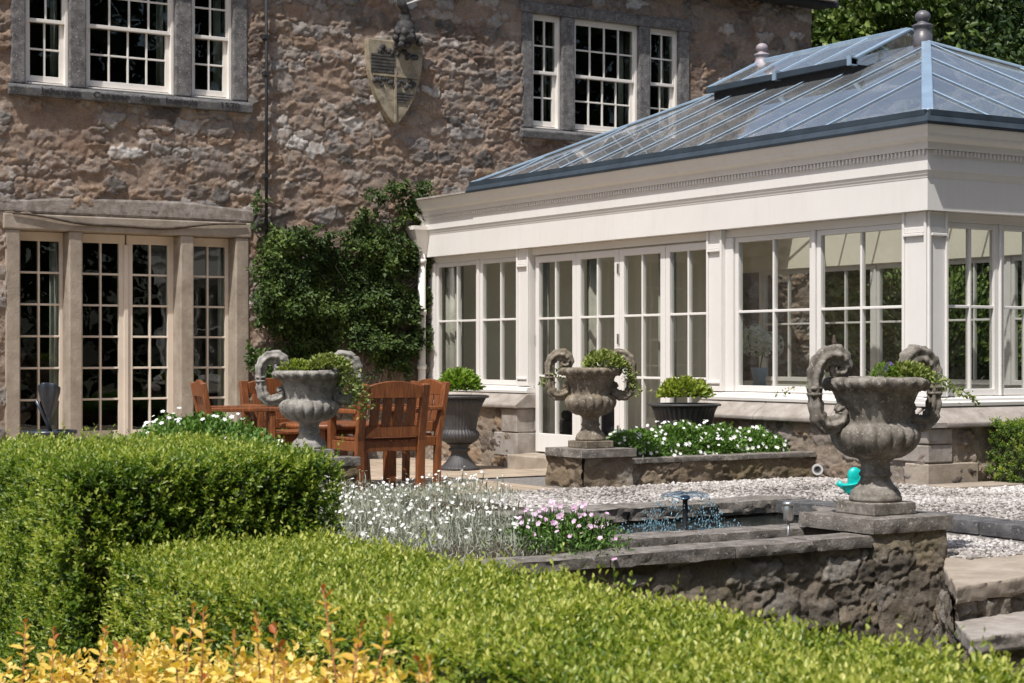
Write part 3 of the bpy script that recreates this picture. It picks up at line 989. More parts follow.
# ================================================================== CONSERVATORY
BX, AY, FX = 11.29, 11.20, 16.45
LS = dict(O=(BX, 0), U=(0, 1), Nv=(-1, 0))       # long side: u = y, n outward (-x)
ES = dict(O=(0, AY), U=(1, 0), Nv=(0, -1))       # end: u = x, n outward (-y)
FS = dict(O=(FX, 0), U=(0, 1), Nv=(1, 0))        # far side
con = empty("conservatory", "cream painted conservatory with blue grey glazed hipped roof on stone plinth", "conservatory", (13.87, 15.6, 0))
def cp(mbx, name, mat, parent=None, **k):
    return put(mbx.build(name, mat, None, **k), parent or con)

# plinth: rubble faces on a solid core, dressed quoins, sloping slab course
put(rubble_panel("plinth_wall", M['plinth'], None, (BX-0.15, 17.75), (0, 1), (-1, 0), 2.4, -0.35, 0.52, 0.014, (0.30, 0.19), 0.024, 21, 0.2, (), 0.013), con)
put(rubble_panel("plinth_wall", M['plinth'], None, (BX-0.15, AY-0.15), (0, 1), (-1, 0), 3.1, -0.35, 0.52, 0.012, (0.30, 0.19), 0.024, 22, 0.2, (), 0.013), con)
put(rubble_panel("plinth_wall", M['plinth'], None, (BX-0.15, AY-0.15), (1, 0), (0, -1), 5.4, -0.35, 0.52, 0.012, (0.30, 0.17), 0.032, 23, 0.2, (), 0.015), con)
mb = MB(**LS)
mb.box(17.62, 20.1, -0.15, 0.145, -0.4, 0.5)
mb.box(AY-0.14, 14.25, -0.15, 0.145, -0.4, 0.5)
mb2 = MB(**ES)
mb2.box(BX+0.16, FX+0.15, -0.15, 0.145, -0.4, 0.5)
cp(mb, "plinth_core", M['ashlar'])
cp(mb2, "plinth_core", M['ashlar'])
mb = MB(**FS)
mb.box(AY, 20.1, -0.15, 0.15, -0.4, 0.5)
cp(mb, "plinth_core", M['ashlar'])
for u_in, sgn in ((17.61, 1), (14.26, -1)):
    for k, wq in enumerate((0.30, 0.52, 0.34)):
        mb = MB(**LS)
        z = -0.35+0.285*k
        mb.box(min(u_in, u_in+sgn*wq), max(u_in, u_in+sgn*wq), -0.14, 0.178+0.004*k, z+0.004, z+0.281)
        cp(mb, "quoin", M['ashlar'], bevel=0.01)
for k, (wa, wb) in enumerate(((0.28, 0.62), (0.46, 0.30), (0.28, 0.30))):
    z0, z1 = (-0.35, 0.20, 0.36)[k], (0.20, 0.36, 0.502)[k]
    mb = MB()
    mb.box(BX-0.185-0.002*k, BX-0.185+wb, AY-0.185-0.002*k, AY-0.185+wa, z0+0.003, z1-0.003)
    cp(mb, "quoin", M['ashlar'] if k else M['sandstone'], bevel=0.012)
slab = [(-0.15, 0.505), (0.235, 0.505), (0.24, 0.545), (0.06, 0.675), (-0.15, 0.68)]
def slabs(F, u0, u1, n):
    for k in range(n):
        a, b = u0+(u1-u0)*k/n, u0+(u1-u0)*(k+1)/n
        mb = MB(**F)
        mb.prism(slab, a+0.003, b-0.003)
        cp(mb, "plinth_slab", M['ashlar'], bevel=0.012, seg=2)
slabs(LS, 17.56, 20.1, 2)
slabs(LS, AY+0.002, 14.32, 3)
slabs(ES, BX-0.0, 16.6, 4)
mb = MB()
mb.box(BX-0.236, BX-0.001, AY-0.236, AY-0.001, 0.506, 0.548)
c0 = [mb.bm.verts.new(p) for p in ((BX-0.236, AY-0.236, 0.549), (BX-0.002, AY-0.236, 0.549), (BX-0.002, AY-0.002, 0.549), (BX-0.236, AY-0.002, 0.549))]
t0 = mb.bm.verts.new((BX-0.03, AY-0.03, 0.678))
for i in range(4):
    mb.bm.faces.new((c0[i], c0[(i+1) % 4], t0))
cp(mb, "plinth_slab", M['ashlar'])

# sills, head beams and windows
def sill(F, u0, u1):
    mb = MB(**F)
    mb.prism([(-0.09, 0.682), (0.075, 0.682), (0.08, 0.715), (0.06, 0.722), (0.055, 0.75), (-0.09, 0.765)], u0, u1)
    cp(mb, "sill", M['paint'], bevel=0.004)
sill(LS, 17.58, 20.1)
sill(LS, AY-0.075, 14.27)
sill(ES, BX-0.0755, 16.52)
sill(FS, AY, 20.1)
def head(F, u0, u1):
    mb = MB(**F)
    mb.box(u0, u1, -0.13, -0.045, 2.305, 2.385)
    cp(mb, "head_beam", M['paint'], bevel=0.004)
head(LS, AY+0.09, 20.12)
head(ES, BX+0.02, FX-0.02)
head(FS, AY+0.09, 20.12)

def casement(F, u0, u1, cols=2, z0=0.768, z1=2.303, tr=1.56):
    mb = MB(**F)
    g = glazing(mb, u0+0.004, u1-0.004, z0, z1, cols, 2, -0.115, -0.055, 0.052, 0.05, 0.06, 0.026, [tr])
    w = cp(mb, "window", M['paint'], bevel=0.004)
    p = MB(**F)
    p.box(g[0], g[1], -0.088, -0.084, g[2], g[3])
    cp(p, "pane", M['glass'], w)
    return w
def post(F, u0, u1, n1=-0.03):
    mb = MB(**F)
    mb.box(u0, u1, -0.13, n1, 0.766, 2.304)
    cp(mb, "window_post", M['paint'], bevel=0.004)
# long side, left pair and right pair
post(LS, 19.93, 20.12)
casement(LS, 18.88, 19.93)
post(LS, 18.835, 18.88)
casement(LS, 17.885, 18.835)
casement(LS, 12.735, 13.90)
post(LS, 12.69, 12.735)
casement(LS, 11.50, 12.69)
post(LS, 13.90, 14.02)
# end
x = BX+0.24
for k in range(8):
    x1 = x+0.70
    if x1 > FX-0.1:
        break
    casement(ES, x, x1, 2)
    post(ES, x1, x1+0.02)
    x = x1+0.02
# far side
y = AY+0.28
while y+1.1 < 20:
    casement(FS, y, y+1.08)
    post(FS, y+1.08, y+1.14)
    y += 1.14
mb = MB()
mb.box(BX+0.01, BX+0.12, AY+0.01, AY+0.12, 0.77, 2.385)
mb.box(FX-0.2, FX, AY+0.001, AY+0.2, 0.70, 2.385)
cp(mb, "corner_post", M['paint'])

def pilaster(F, u0, u1, zb=0.766):
    mb = MB(**F)
    mb.box(u0, u1, -0.13, 0.002, zb, 2.384)
    w = 0.028
    mb.box(u0, u0+w, 0.002, 0.022, zb, 2.384)
    mb.box(u1-w, u1, 0.002, 0.022, zb, 2.384)
    mb.box(u0+w, u1-w, 0.002, 0.020, zb, zb+0.05)
    mb.box(u0+w, u1-w, 0.002, 0.034, 2.17, 2.195)
    mb.box(u0+w, u1-w, 0.002, 0.016, 2.20, 2.25)
    mb.box(u0+w, u1-w, 0.002, 0.030, zb+0.075, zb+0.095)
    cp(mb, "pilaster", M['paint'], bevel=0.004)
pilaster(LS, 17.625, 17.885)
pilaster(LS, 14.02, 14.265)
pilaster(LS, 11.20, 11.495)
pilaster(ES, BX-0.001, BX+0.235)
pilaster(FS, AY+0.01, AY+0.27)

# four glazed door leaves
edges = [17.575, 16.725, 15.885, 15.045, 14.275]
for k in range(4):
    a, b = edges[k+1], edges[k]
    mb = MB(**LS)
    g = glazing(mb, a+0.004, b-0.004, 0.0, 2.285, 2, 3, -0.11, -0.052, 0.085 if k in (1, 2) else 0.07, 0.075, 0.215, 0.026, [0.885, 1.555])
    d = cp(mb, "door_leaf", M['paint'], bevel=0.004)
    p = MB(**LS)
    p.box(g[0], g[1], -0.086, -0.082, g[2], g[3])
    cp(p, "pane", M['glass'], d)
    uh = b-0.012 if k % 2 == 0 else a+0.012
    for z in (0.25, 1.25, 2.02):
        hg = MB(**LS)
        hg.box(uh-0.007, uh+0.007, -0.052, -0.036, z, z+0.11)
        cp(hg, "hinge", M['steel'], d)
    if k in (1, 2):
        ha = MB(**LS)
        uu = a+0.045 if k == 1 else b-0.045
        ha.box(uu-0.018, uu+0.018, -0.052, -0.044, 0.98, 1.14)
        ha.box(uu-0.05, uu+0.01, -0.028, -0.014, 1.065, 1.082)
        ha.box(uu-0.008, uu+0.008, -0.046, -0.026, 1.066, 1.081)
        cp(ha, "handle", M['steel'], d)
mb = MB(**LS)
mb.box(14.27, 17.6, -0.2, 0.33, -0.36, -0.025)
cp(mb, "door_step", M['sandstone'], bevel=0.012)

EX0, EX1, EA, EB = BX-0.20, FX+0.20, AY-0.20, 18.62
# entablature swept round three sides with mitred corners
def sweep(prof, close=True, ye=20.13):
    bm_ = MB()
    b = bm_.bm
    rows = []
    for o, z in prof:
        pts = [(BX-o, ye), (BX-o, AY-o), (FX+o, AY-o), (FX+o, ye)]
        rows.append([b.verts.new((x, y, z)) for x, y in pts])
    k = len(rows)
    for i in range(k if close else k-1):
        r0, r1 = rows[i], rows[(i+1) % k]
        for j in range(3):
            b.faces.new((r0[j], r0[j+1], r1[j+1], r1[j]))
    if close:
        b.faces.new([r[0] for r in rows])
        b.faces.new([r[3] for r in rows])
    return bm_
cp(sweep([(-0.14, 2.386), (0.075, 2.386), (0.075, 2.665), (0.079, 2.668), (0.082, 2.682), (0.09, 2.695), (0.10, 2.725), (0.107, 2.73), (0.107, 2.905), (-0.14, 2.905)]), "fascia", M['paint'])
cp(sweep([(-0.14, 2.907), (0.136, 2.907), (0.14, 2.925), (0.143, 2.945), (0.15, 2.965), (0.19, 2.985), (0.205, 3.005), (0.212, 3.03), (0.225, 3.05), (0.245, 3.085), (0.25, 3.10), (-0.14, 3.10)]), "cornice", M['paint'])
mb = MB(**LS)
u = AY-0.09
while u < 20.0:
    mb.box(u, u+0.024, 0.108, 0.130, 2.862, 2.904)
    u += 0.048
mb.O, mb.U, mb.N = ES['O'], ES['U'], ES['Nv']
u = BX-0.04
while u < FX:
    mb.box(u, u+0.024, 0.108, 0.130, 2.862, 2.904)
    u += 0.048
cp(mb, "dentil_course", M['paint'])
cp(sweep([(-0.02, 3.102), (0.262, 3.102), (0.268, 3.125), (0.225, 3.19), (0.20, 3.215), (-0.02, 3.22)], True, EB+0.03), "gutter", M['gutter'])

# roof: hipped, glazed, with a raised ridge vent and two finials
RZ0, RZ1 = 3.205, 4.47
RX = (EX0+EX1)/2
run = RX-EX0
A0, A1 = EA+run, 16.35
def roof_pane(pts):
    me = bpy.data.meshes.new("roof_pane")
    me.from_pydata(pts, [], [tuple(range(len(pts)))])
    o = link("roof_pane", me, M['roofglass'])
    return put(o, con)
cA, cB, cC, cD = (EX0, EA, RZ0), (EX0, EB, RZ0), (EX1, EB, RZ0), (EX1, EA, RZ0)
aN, aF = (RX, A0, RZ1), (RX, A1, RZ1)
def lerp(p, q, t):
    return tuple(a+(b-a)*t for a, b in zip(p, q))
def off(p, dz=0.02):
    return (p[0], p[1], p[2]+dz)
roof_pane([cA, aN, aF, cB])
roof_pane([cA, cD, aN])
roof_pane([cD, cC, aF, aN])
roof_pane([cC, cB, aF])
def roof_bar(p, q, w=0.030, h=0.012, name="glazing_bar"):
    mb = MB()
    mb.bar(off(p, 0.013), off(q, 0.013), w, h)
    return cp(mb, name, M['rooflead'], bevel=0.006)
VX = RX-0.80                                     # foot of the ridge vent on the slope
zv = RZ0+(RZ1-RZ0)*(VX-EX0)/run
ys = [12.34+0.632*k for k in range(0, 11)]
for yy in ys:
    for side in (0, 1):
        far = run/(EB-A1)
        X0 = EX0 if side == 0 else EX1
        sg = 1 if side == 0 else -1
        lim = run
        if yy < A0:
            lim = yy-EA
        elif yy > A1:
            lim = (EB-yy)*far
        if A0-0.1 < yy < A1+0.3:
            lim = min(lim, VX-EX0+0.05)
        if lim < 0.25:
            continue
        roof_bar((X0, yy, RZ0), (X0+sg*lim, yy, RZ0+(RZ1-RZ0)*lim/run))
for k in range(-3, 4):
    xx = RX+k*0.66
    lim = min(xx-EX0, EX1-xx)
    lf_ = lim*(EB-A1)/run
    roof_bar((xx, EA, RZ0), (xx, EA+lim, RZ0+(RZ1-RZ0)*lim/run))
    roof_bar((xx, EB, RZ0), (xx, EB-lf_, RZ0+(RZ1-RZ0)*lim/run))
for p, q in ((cA, aN), (cD, aN), (cB, aF), (cC, aF)):
    roof_bar(p, q, 0.10, 0.03, "hip_cap")
mb = MB()
mb.box(EX0+0.1, EX1-0.1, EB-0.02, 20.13, 3.09, 3.15)
mb.box(EX0-0.07, EX0+0.1, EB+0.03, 20.13, 3.102, 3.125)
cp(mb, "flat_roof", M['ashlar'])
for p, q in ((cA, cB), (cA, cD), (cD, cC), (cB, cC)):
    mb = MB()
    mb.bar(off(p, 0.0), off(q, 0.0), 0.07, 0.05)
    cp(mb, "eaves_bar", M['gutter'])
# ridge vent
V0, V1, VE, VR = 14.03, 16.50, 4.24, 4.62
up = MB()
for s in (-1, 1):
    up.box(RX+s*0.74-0.02, RX+s*0.74+0.02, V0+0.06, V1-0.06, zv-0.05, VE-0.02)
up.box(RX-0.72, RX+0.72, V0+0.06, V0+0.10, zv-0.05, VE-0.02)
up.box(RX-0.72, RX+0.72, V1-0.10, V1-0.06, zv-0.05, VE-0.02)
vent = cp(up, "ridge_vent", M['blackiron'])
fr_ = MB()
for s in (-1, 1):
    X = RX+s*0.80
    for yy in (V0, V0+0.62, V0+1.24, V0+1.86, V1):
        fr_.bar((X, yy, VE+0.03), (RX, yy, VR+0.03), 0.08 if yy in (V0, V1) else 0.045, 0.03)
fr_.bar((RX, V0, VR+0.03), (RX, V1, VR+0.03), 0.08, 0.04)
for s in (-1, 1):
    eb_ = MB()
    eb_.bar((RX+s*0.80, V0, VE), (RX+s*0.80, V1, VE), 0.07, 0.065)
    cp(eb_, "vent_eave", M['gutter'], vent)
cp(fr_, "vent_frame", M['rooflead'], vent, bevel=0.006)
lg = MB()
for s in (-1, 1):
    X = RX+s*0.80
    q = [lg.bm.verts.new(p) for p in ((X, V0, VE+0.035), (X, V1, VE+0.035), (RX, V1, VR+0.035), (RX, V0, VR+0.035))]
    lg.bm.faces.new(q)
for yy in (V0, V1):
    q = [lg.bm.verts.new(p) for p in ((RX-0.8, yy, VE), (RX+0.8, yy, VE), (RX, yy, VR))]
    lg.bm.faces.new(q)
lgo = cp(lg, "vent_pane", M['roofglass'], vent)
for s in (-1, 1):
    for yy in (V0+0.03, V0+1.24):
        sl = MB()
        sl.box(RX+s*0.80-0.05, RX+s*0.80+0.05, yy-0.03, yy+0.03, VE-0.045, VE+0.06)
        cp(sl, "vent_bracket", M['rooflead'], vent)
fin = [(0.125, -0.14), (0.125, 0.02), (0.13, 0.14), (0.115, 0.15), (0.115, 0.24), (0.135, 0.25), (0.14, 0.275), (0.115, 0.29), (0.075, 0.305), (0.075, 0.325)]
fin += [(0.105*math.sin(t), 0.40-0.095*math.cos(t)) for t in np.linspace(0.7, 3.0, 10)]
mb = MB()
mb.lathe([(r*0.80, z*0.74) for r, z in fin], (RX, A0+0.05, RZ1-0.01), 24)
cp(mb, "finial", M['finial'])
mb = MB()
mb.lathe([(r*0.68, z*0.62) for r, z in fin], (RX, V1-0.02, VR-0.06), 24)
cp(mb, "finial", M['copperpink'])

# rainwater hopper and pipe at the house end
mb = MB()
hx, hy = BX-0.13, 19.98
for z0, z1, w0, w1 in ((2.42, 2.48, 0.06, 0.07), (2.48, 2.73, 0.07, 0.165), (2.73, 2.78, 0.185, 0.185)):
    a = [mb.bm.verts.new((hx+sx*w0, hy+sy*w0*0.7, z0)) for sx, sy in ((-1, -1), (1, -1), (1, 1), (-1, 1))]
    b = [mb.bm.verts.new((hx+sx*w1, hy+sy*w1*0.7, z1)) for sx, sy in ((-1, -1), (1, -1), (1, 1), (-1, 1))]
    mb.bm.faces.new(a)
    mb.bm.faces.new(b)
    for i in range(4):
        mb.bm.faces.new((a[i], a[(i+1) % 4], b[(i+1) % 4], b[i]))
mb.tube([(hx, hy, 2.45), (hx, hy, 0.45), (hx-0.02, hy-0.02, -0.2)], 0.05, 12)
for z in (0.95, 1.65, 2.3):
    mb.tube([(hx, hy, z), (hx, hy, z+0.06)], 0.062, 12)
mb.tube([(hx, hy, 2.74), (hx+0.03, hy, 2.86), (hx-0.1, hy, 2.95)], 0.04, 10)
cp(mb, "downpipe", M['sash'])

# floor and inside trim
mb = MB()
mb.box(BX-0.1, FX+0.1, AY-0.1, 20.12, -0.3, -0.02)
cp(mb, "floor", M['floorint'])
mb = MB()
mb.box(FX-0.17, FX-0.142, AY+0.2, 20.1, 2.32, 3.04)
mb.box(BX+0.2, FX-0.2, AY+0.142, AY+0.17, 2.32, 3.04)
cp(mb, "inside_frieze", M['interior'])
mb = MB()
mb.box(11.5, FX-0.2, 20.03, 20.06, -0.02, 3.1)
cp(mb, "inside_wall", M['interior'])

# ================================================================== INSIDE THE CONSERVATORY
def dup(root, loc, rz, label=None):
    c = root.copy()
    C.objects.link(c)
    c.location = loc
    c.rotation_euler = (0, 0, rz)
    if label:
        c['label'] = label
    for ch in list(root.children):
        d = ch.copy()
        C.objects.link(d)
        d.parent = c
        for g in list(ch.children):
            e = g.copy()
            C.objects.link(e)
            e.parent = d
    return c

def tub_chair(loc, rz, mat, label):
    t = empty("tub_chair", label, "armchair", loc, rz, "armchairs inside the conservatory")
    mb = MB()
    mb.box(-0.30, 0.30, -0.28, 0.28, 0.16, 0.34)
    mb.build("base", mat, t, bevel=0.03, seg=2)
    mb = MB()
    mb.box(-0.24, 0.24, -0.20, 0.27, 0.345, 0.46)
    mb.build("seat_cushion", mat, t, bevel=0.04, seg=3)
    mb = MB()
    ring = []
    for k in range(15):
        an = R(-20)+R(220)*k/14
        x, y = 0.33*math.cos(an), -0.30*math.sin(an)
        h = 0.58+0.22*max(0, math.sin(an))
        ring.append(((x, y), h))
    for (p, h), (q, g) in zip(ring, ring[1:]):
        v = [mb.bm.verts.new(c) for c in ((p[0], p[1], 0.2), (q[0], q[1], 0.2), (q[0], q[1], g), (p[0], p[1], h))]
        w = [mb.bm.verts.new((c.co.x*1.2, c.co.y*1.2, c.co.z)) for c in v]
        mb.bm.faces.new(v)
        mb.bm.faces.new(w)
        for i in range(4):
            mb.bm.faces.new((v[i], v[(i+1) % 4], w[(i+1) % 4], w[i]))
    mb.build("backrest", mat, t)
    for sx in (-1, 1):
        for sy in (-1, 1):
            mb = MB()
            mb.tube([(sx*0.25, sy*0.23, 0.16), (sx*0.27, sy*0.25, 0.0)], [0.025, 0.016], 8)
            mb.build("leg", M['blackiron'], t)
    return t
tub_chair((12.5, 18.2, -0.02), R(70), M['blackwicker'], "dark upholstered tub chair behind the left conservatory window")
tub_chair((14.6, 14.9, -0.02), R(200), M['blackwicker'], "dark tub chair beyond the vase of white hydrangeas")
tub_chair((13.05, 12.55, -0.02), R(60), M['cushion'], "sage green chair behind the right conservatory window")
tub_chair((14.1, 12.15, -0.02), R(120), M['cushion'], "pale green chair just inside the conservatory end window")

def side_table(loc, r, h, label):
    t = empty("round_table", label, "table", loc)
    mb = MB()
    mb.lathe([(r-0.02, h-0.03), (r, h-0.02), (r, h-0.005), (r-0.01, h)], (0, 0, 0), 32)
    mb.build("table_top", M['blackwicker'], t)
    mb = MB()
    mb.lathe([(0.2, 0), (0.2, 0.02), (0.04, 0.05), (0.03, h-0.03)], (0, 0, 0), 20)
    mb.build("pedestal", M['blackiron'], t)
    return t
side_table((12.0, 14.3, -0.02), 0.34, 0.78, "small dark round table holding the white hydrangeas indoors")
va = empty("glass_vase", "pale vase on the indoor table under white hydrangea heads", "vase", (12.0, 14.3, 0.76))
mb = MB()
mb.lathe([(0.06, 0), (0.075, 0.01), (0.065, 0.12), (0.09, 0.24), (0.08, 0.24), (0.055, 0.12)], (0, 0, 0), 20)
mb.build("body", M['bluecloth'], va)
hy_ = empty("hydrangea_bunch", "round white hydrangea heads in a vase behind the window", "flowers", (12.0, 14.3, 1.06))
Ps, Ns = [], []
for c, r in (((-0.05, 0.02, 0.20), 0.15), ((0.10, -0.06, 0.17), 0.14), ((0.02, 0.10, 0.26), 0.13)):
    d = rnd_dirs(150)
    Ps.append(np.array(c)+d*r)
    Ns.append(d)
flowers("flower_heads", np.concatenate(Ps), np.concatenate(Ns), np.full(450, 0.022), M['whitepet'], hy_, 4, 0.1, 1.0)
mb = MB()
for k in range(4):
    mb.tube([(0, 0, -0.15), (0.03*math.cos(k*1.6), 0.03*math.sin(k*1.6), 0.02), (0.07*math.cos(k*1.6), 0.07*math.sin(k*1.6), 0.16)], 0.006, 6)
mb.build("stems", M['greenstem'], hy_)
# lined curtains beside the doors, inside
def drape(x, y0, y1, label):
    k = 60
    yy = np.linspace(y0, y1, k)
    xx = x+0.03*np.sin((yy-y0)*48)+0.01*np.sin(yy*131)
    V = [(a, b, z) for z in (0.0, 2.3) for a, b in zip(xx, yy)]
    F = np.array([[i, i+1, k+i+1, k+i] for i in range(k-1)])
    o = np_mesh("curtain", np.array(V), F, M['curtain'], None, smooth=True)
    s = o.modifiers.new("thick", 'SOLIDIFY')
    s.thickness = 0.008
    tag(o, label, "curtain", "curtains inside the conservatory")
drape(BX+0.22, 19.55, 20.0, "cream curtain at the house end of the left conservatory window")
drape(BX+0.22, 17.55, 17.85, "cream curtain between the left window and the glazed doors")
drape(BX+0.22, 16.55, 16.75, "narrow cream curtain behind the second glazed door leaf")
drape(BX+0.22, 14.0, 14.5, "cream curtain between the glazed doors and the right window")
drape(BX+0.30, 15.2, 15.5, "cream curtain behind the third glazed door leaf")

# ================================================================== POOL, STEPS, TERRACE WALLS
pw = empty("pool_wall", "dark mossy rubble wall with stone coping holding the raised pool", "garden wall", (6, 7.45, 0))
put(rubble_panel("wall_face", M['poolwall'], None, (2.6, 7.47), (1, 0), (0, -1), 4.52, -0.56, 0.045, 0.010, (0.26, 0.125), 0.020, 51, 0.15, (), 0.019, 0.10, 0.36, 0.16), pw)
put(rubble_panel("pier", M['poolwall'], None, (7.04, 7.43), (1, 0), (0, -1), 0.58, -0.56, 0.118, 0.010, (0.32, 0.17), 0.018, 52, 0.15, (), 0.014, 0.13, 0.36, 0.16), pw)
put(rubble_panel("pier", M['poolwall'], None, (7.62, 7.43), (0, 1), (1, 0), 0.56, -0.56, 0.118, 0.012, (0.30, 0.16), 0.03, 53, 0.2, (), 0.015), pw)
mb = MB()
mb.box(2.6, 7.60, 7.48, 7.62, -0.56, 0.028)
mb.box(7.06, 7.60, 7.62, 7.99, -0.56, 0.117)
put(mb.build("wall_core", M['soil']), pw)
def rough_slab(name, x0, x1, y0, y1, z0, z1, mat, parent, res=0.03, amp=0.012, seed=0, rd=0.011):
    """a thick stone slab with worn, uneven edges"""
    mb = MB()
    mb.box(x0, x1, y0, y1, z0, z1)
    bm_ = mb.bm
    for ax_, lo, hi, st_ in ((0, x0, x1, res*0.8), (1, y0, y1, res*0.8), (2, z0, z1, res*0.6)):
        k_ = max(2, int((hi-lo)/st_))
        for i_ in range(1, k_):
            co = [0, 0, 0]
            no = [0, 0, 0]
            co[ax_] = lo+(hi-lo)*i_/k_
            no[ax_] = 1
            bmesh.ops.bisect_plane(bm_, geom=bm_.verts[:]+bm_.edges[:]+bm_.faces[:], plane_co=co, plane_no=no)
    c_ = np.array([v.co[:] for v in bm_.verts])
    lo = np.array([x0, y0, z0])
    hi = np.array([x1, y1, z1])
    rr_ = np.minimum(rd, 0.3*(hi-lo))
    q_ = np.clip(c_, lo+rr_, hi-rr_)
    dv_ = c_-q_
    nn_ = unit(dv_/rr_)
    c_ = q_+nn_*rr_
    f_ = fbm(c_[:, 0]*14+seed*3.7, c_[:, 1]*14+c_[:, 2]*31, seed, 4)-0.5
    g_ = fbm(c_[:, 0]*4+c_[:, 2]*19, c_[:, 1]*4+seed*1.7, seed+7, 2)-0.5
    wgt = 0.45+1.3*(1-np.abs(nn_[:, 2:3]))
    c_ = c_+nn_*wgt*amp*(1.5*f_+1.2*g_)[:, None]
    for v, p in zip(bm_.verts, c_):
        v.co = p
    for f in bm_.faces:
        f.smooth = True
    o = mb.build(name, mat, None)
    o.data.set_sharp_from_angle(angle=R(38))
    return put(o, parent) if parent else o
xs = [2.6, 3.55, 4.4, 5.25, 6.05, 6.62, 7.22]
for k in range(len(xs)-1):
    rough_slab("coping_stone", xs[k]+0.003, xs[k+1]-0.003, 7.40+0.008*(k % 3), 7.66, 0.045, 0.108+0.004*(k % 2), M['coping'], pw, 0.03, 0.011, 60+k, 0.008)
xs = [5.5, 6.35, 7.25, 8.0]
for k in range(len(xs)-1):
    rough_slab("inner_kerb", xs[k]+0.003, xs[k+1]-0.003, 8.00, 8.26, -0.05, 0.112-0.003*k, M['coping'], pw, 0.04, 0.012, 70+k)
xs = [5.5, 6.4, 7.3, 8.1, 8.93]
for k in range(len(xs)-1):
    rough_slab("back_coping", xs[k]+0.003, xs[k+1]-0.003, 10.10, 10.44, -0.035, 0.062, M['coping'], pw, 0.035, 0.018, 80+k)
put(rubble_panel("back_wall_face", M['poolwall'], None, (5.5, 10.16), (1, 0), (0, -1), 3.2, -0.4, -0.03, 0.02, (0.25, 0.12), 0.03, 55, 0.2, (), 0.02), pw)
ysd = [7.02, 8.1, 9.0, 9.6, 10.095]
for k in range(len(ysd)-1):
    rough_slab("side_coping", 8.62, 8.93, ysd[k]+0.003, ysd[k+1]-0.003, -0.03, 0.06, M['darkstone'], pw, 0.04, 0.010, 90+k)
mb = MB()
mb.box(8.66, 8.90, 7.05, 10.4, -0.56, -0.032)
put(mb.build("side_wall", M['coping']), pw)
# diagonal kerb that closes the pool behind the pier
mb = MB()
mb.bar((7.60, 7.98, -0.1), (8.66, 9.62, -0.1), 0.16, 0.30)
put(mb.build("diagonal_kerb", M['coping'], bevel=0.01), pw)
rough_slab("pier_slab", 7.03, 7.66, 7.39, 8.02, 0.119, 0.203, M['coping'], pw, 0.03, 0.005, 99, 0.006)

st = empty("garden_steps", "worn sandstone garden steps beside the urn pier", "steps", (7.6, 6.7, -0.5))
def slab_poly(name, pts, z0, z1, mat, seed, amp=0.012):
    """an irregular stone tread with worn edges"""
    mb = MB()
    a = [mb.bm.verts.new((x, y, z0)) for x, y in pts]
    b = [mb.bm.verts.new((x, y, z1)) for x, y in pts]
    k = len(pts)
    mb.bm.faces.new(a)
    mb.bm.faces.new(b)
    for i in range(k):
        mb.bm.faces.new((a[i], a[(i+1) % k], b[(i+1) % k], b[i]))
    xs_ = [p[0] for p in pts]
    ys_ = [p[1] for p in pts]
    for ax_, lo, hi in ((0, min(xs_), max(xs_)), (1, min(ys_), max(ys_)), (2, z0, z1)):
        n_ = max(2, int((hi-lo)/(0.025 if ax_ < 2 else 0.02)))
        for i in range(1, n_):
            co, no = [0, 0, 0], [0, 0, 0]
            co[ax_] = lo+(hi-lo)*i/n_
            no[ax_] = 1
            bmesh.ops.bisect_plane(mb.bm, geom=mb.bm.verts[:]+mb.bm.edges[:]+mb.bm.faces[:], plane_co=co, plane_no=no)
    mb.bm.normal_update()
    bmesh.ops.recalc_face_normals(mb.bm, faces=mb.bm.faces)
    mb.bm.normal_update()
    for v in mb.bm.verts:
        c = v.co
        f = float(fbm(np.array(c.x*13+seed), np.array(c.y*13+c.z*29), seed, 4))-0.5
        v.co = c+v.normal*amp*(2.2*f-0.25)*(0.35 if abs(v.normal.z) > 0.9 else 1.2)
    for f in mb.bm.faces:
        f.smooth = True
    return put(mb.build(name, mat), st)
slab_poly("tread", [(6.69, 6.44), (8.6, 6.78), (8.6, 7.45), (7.60, 7.40), (7.26, 7.08)], -0.135, -0.045, M['sandstone'], 120)
slab_poly("tread", [(6.36, 6.03), (8.5, 6.12), (8.6, 6.70), (6.74, 6.50)], -0.31, -0.225, M['ashlar'], 121)
def side(p, q, z0, z1, seed, name="riser"):
    L_ = math.hypot(q[0]-p[0], q[1]-p[1])
    u_ = ((q[0]-p[0])/L_, (q[1]-p[1])/L_)
    put(rubble_panel(name, M['poolwall'], None, p, u_, (u_[1], -u_[0]), L_, z0, z1, 0.013, (0.26, 0.13), 0.04, seed, 0.2, (), 0.02), st)
side((6.73, 6.50), (8.6, 6.84), -0.32, -0.13, 122)
side((6.42, 6.08), (8.5, 6.17), -0.56, -0.30, 123)
side((7.60, 7.46), (6.73, 6.50), -0.56, -0.13, 124, "step_side")
side((6.74, 6.52), (6.42, 6.08), -0.56, -0.30, 125, "step_side")
mb = MB()
mb.box(7.63, 8.6, 6.95, 7.5, -0.56, -0.14)
mb.box(7.3, 8.5, 6.65, 6.94, -0.56, -0.32)
put(mb.build("step_core", M['soil']), st)
rw = empty("terrace_wall", "rubble terrace retaining wall to the side of the garden steps", "garden wall", (14, 7.45, 0))
put(rubble_panel("wall_face", M['poolwall'], None, (8.93, 7.5), (1, 0), (0, -1), 12, -0.56, 0.02, 0.05, (0.3, 0.16), 0.04, 57, 0.25), rw)
put(rubble_panel("wall_face", M['poolwall'], None, (-10, 7.5), (1, 0), (0, -1), 12.6, -0.56, 0.02, 0.05, (0.3, 0.16), 0.04, 58, 0.25), rw)

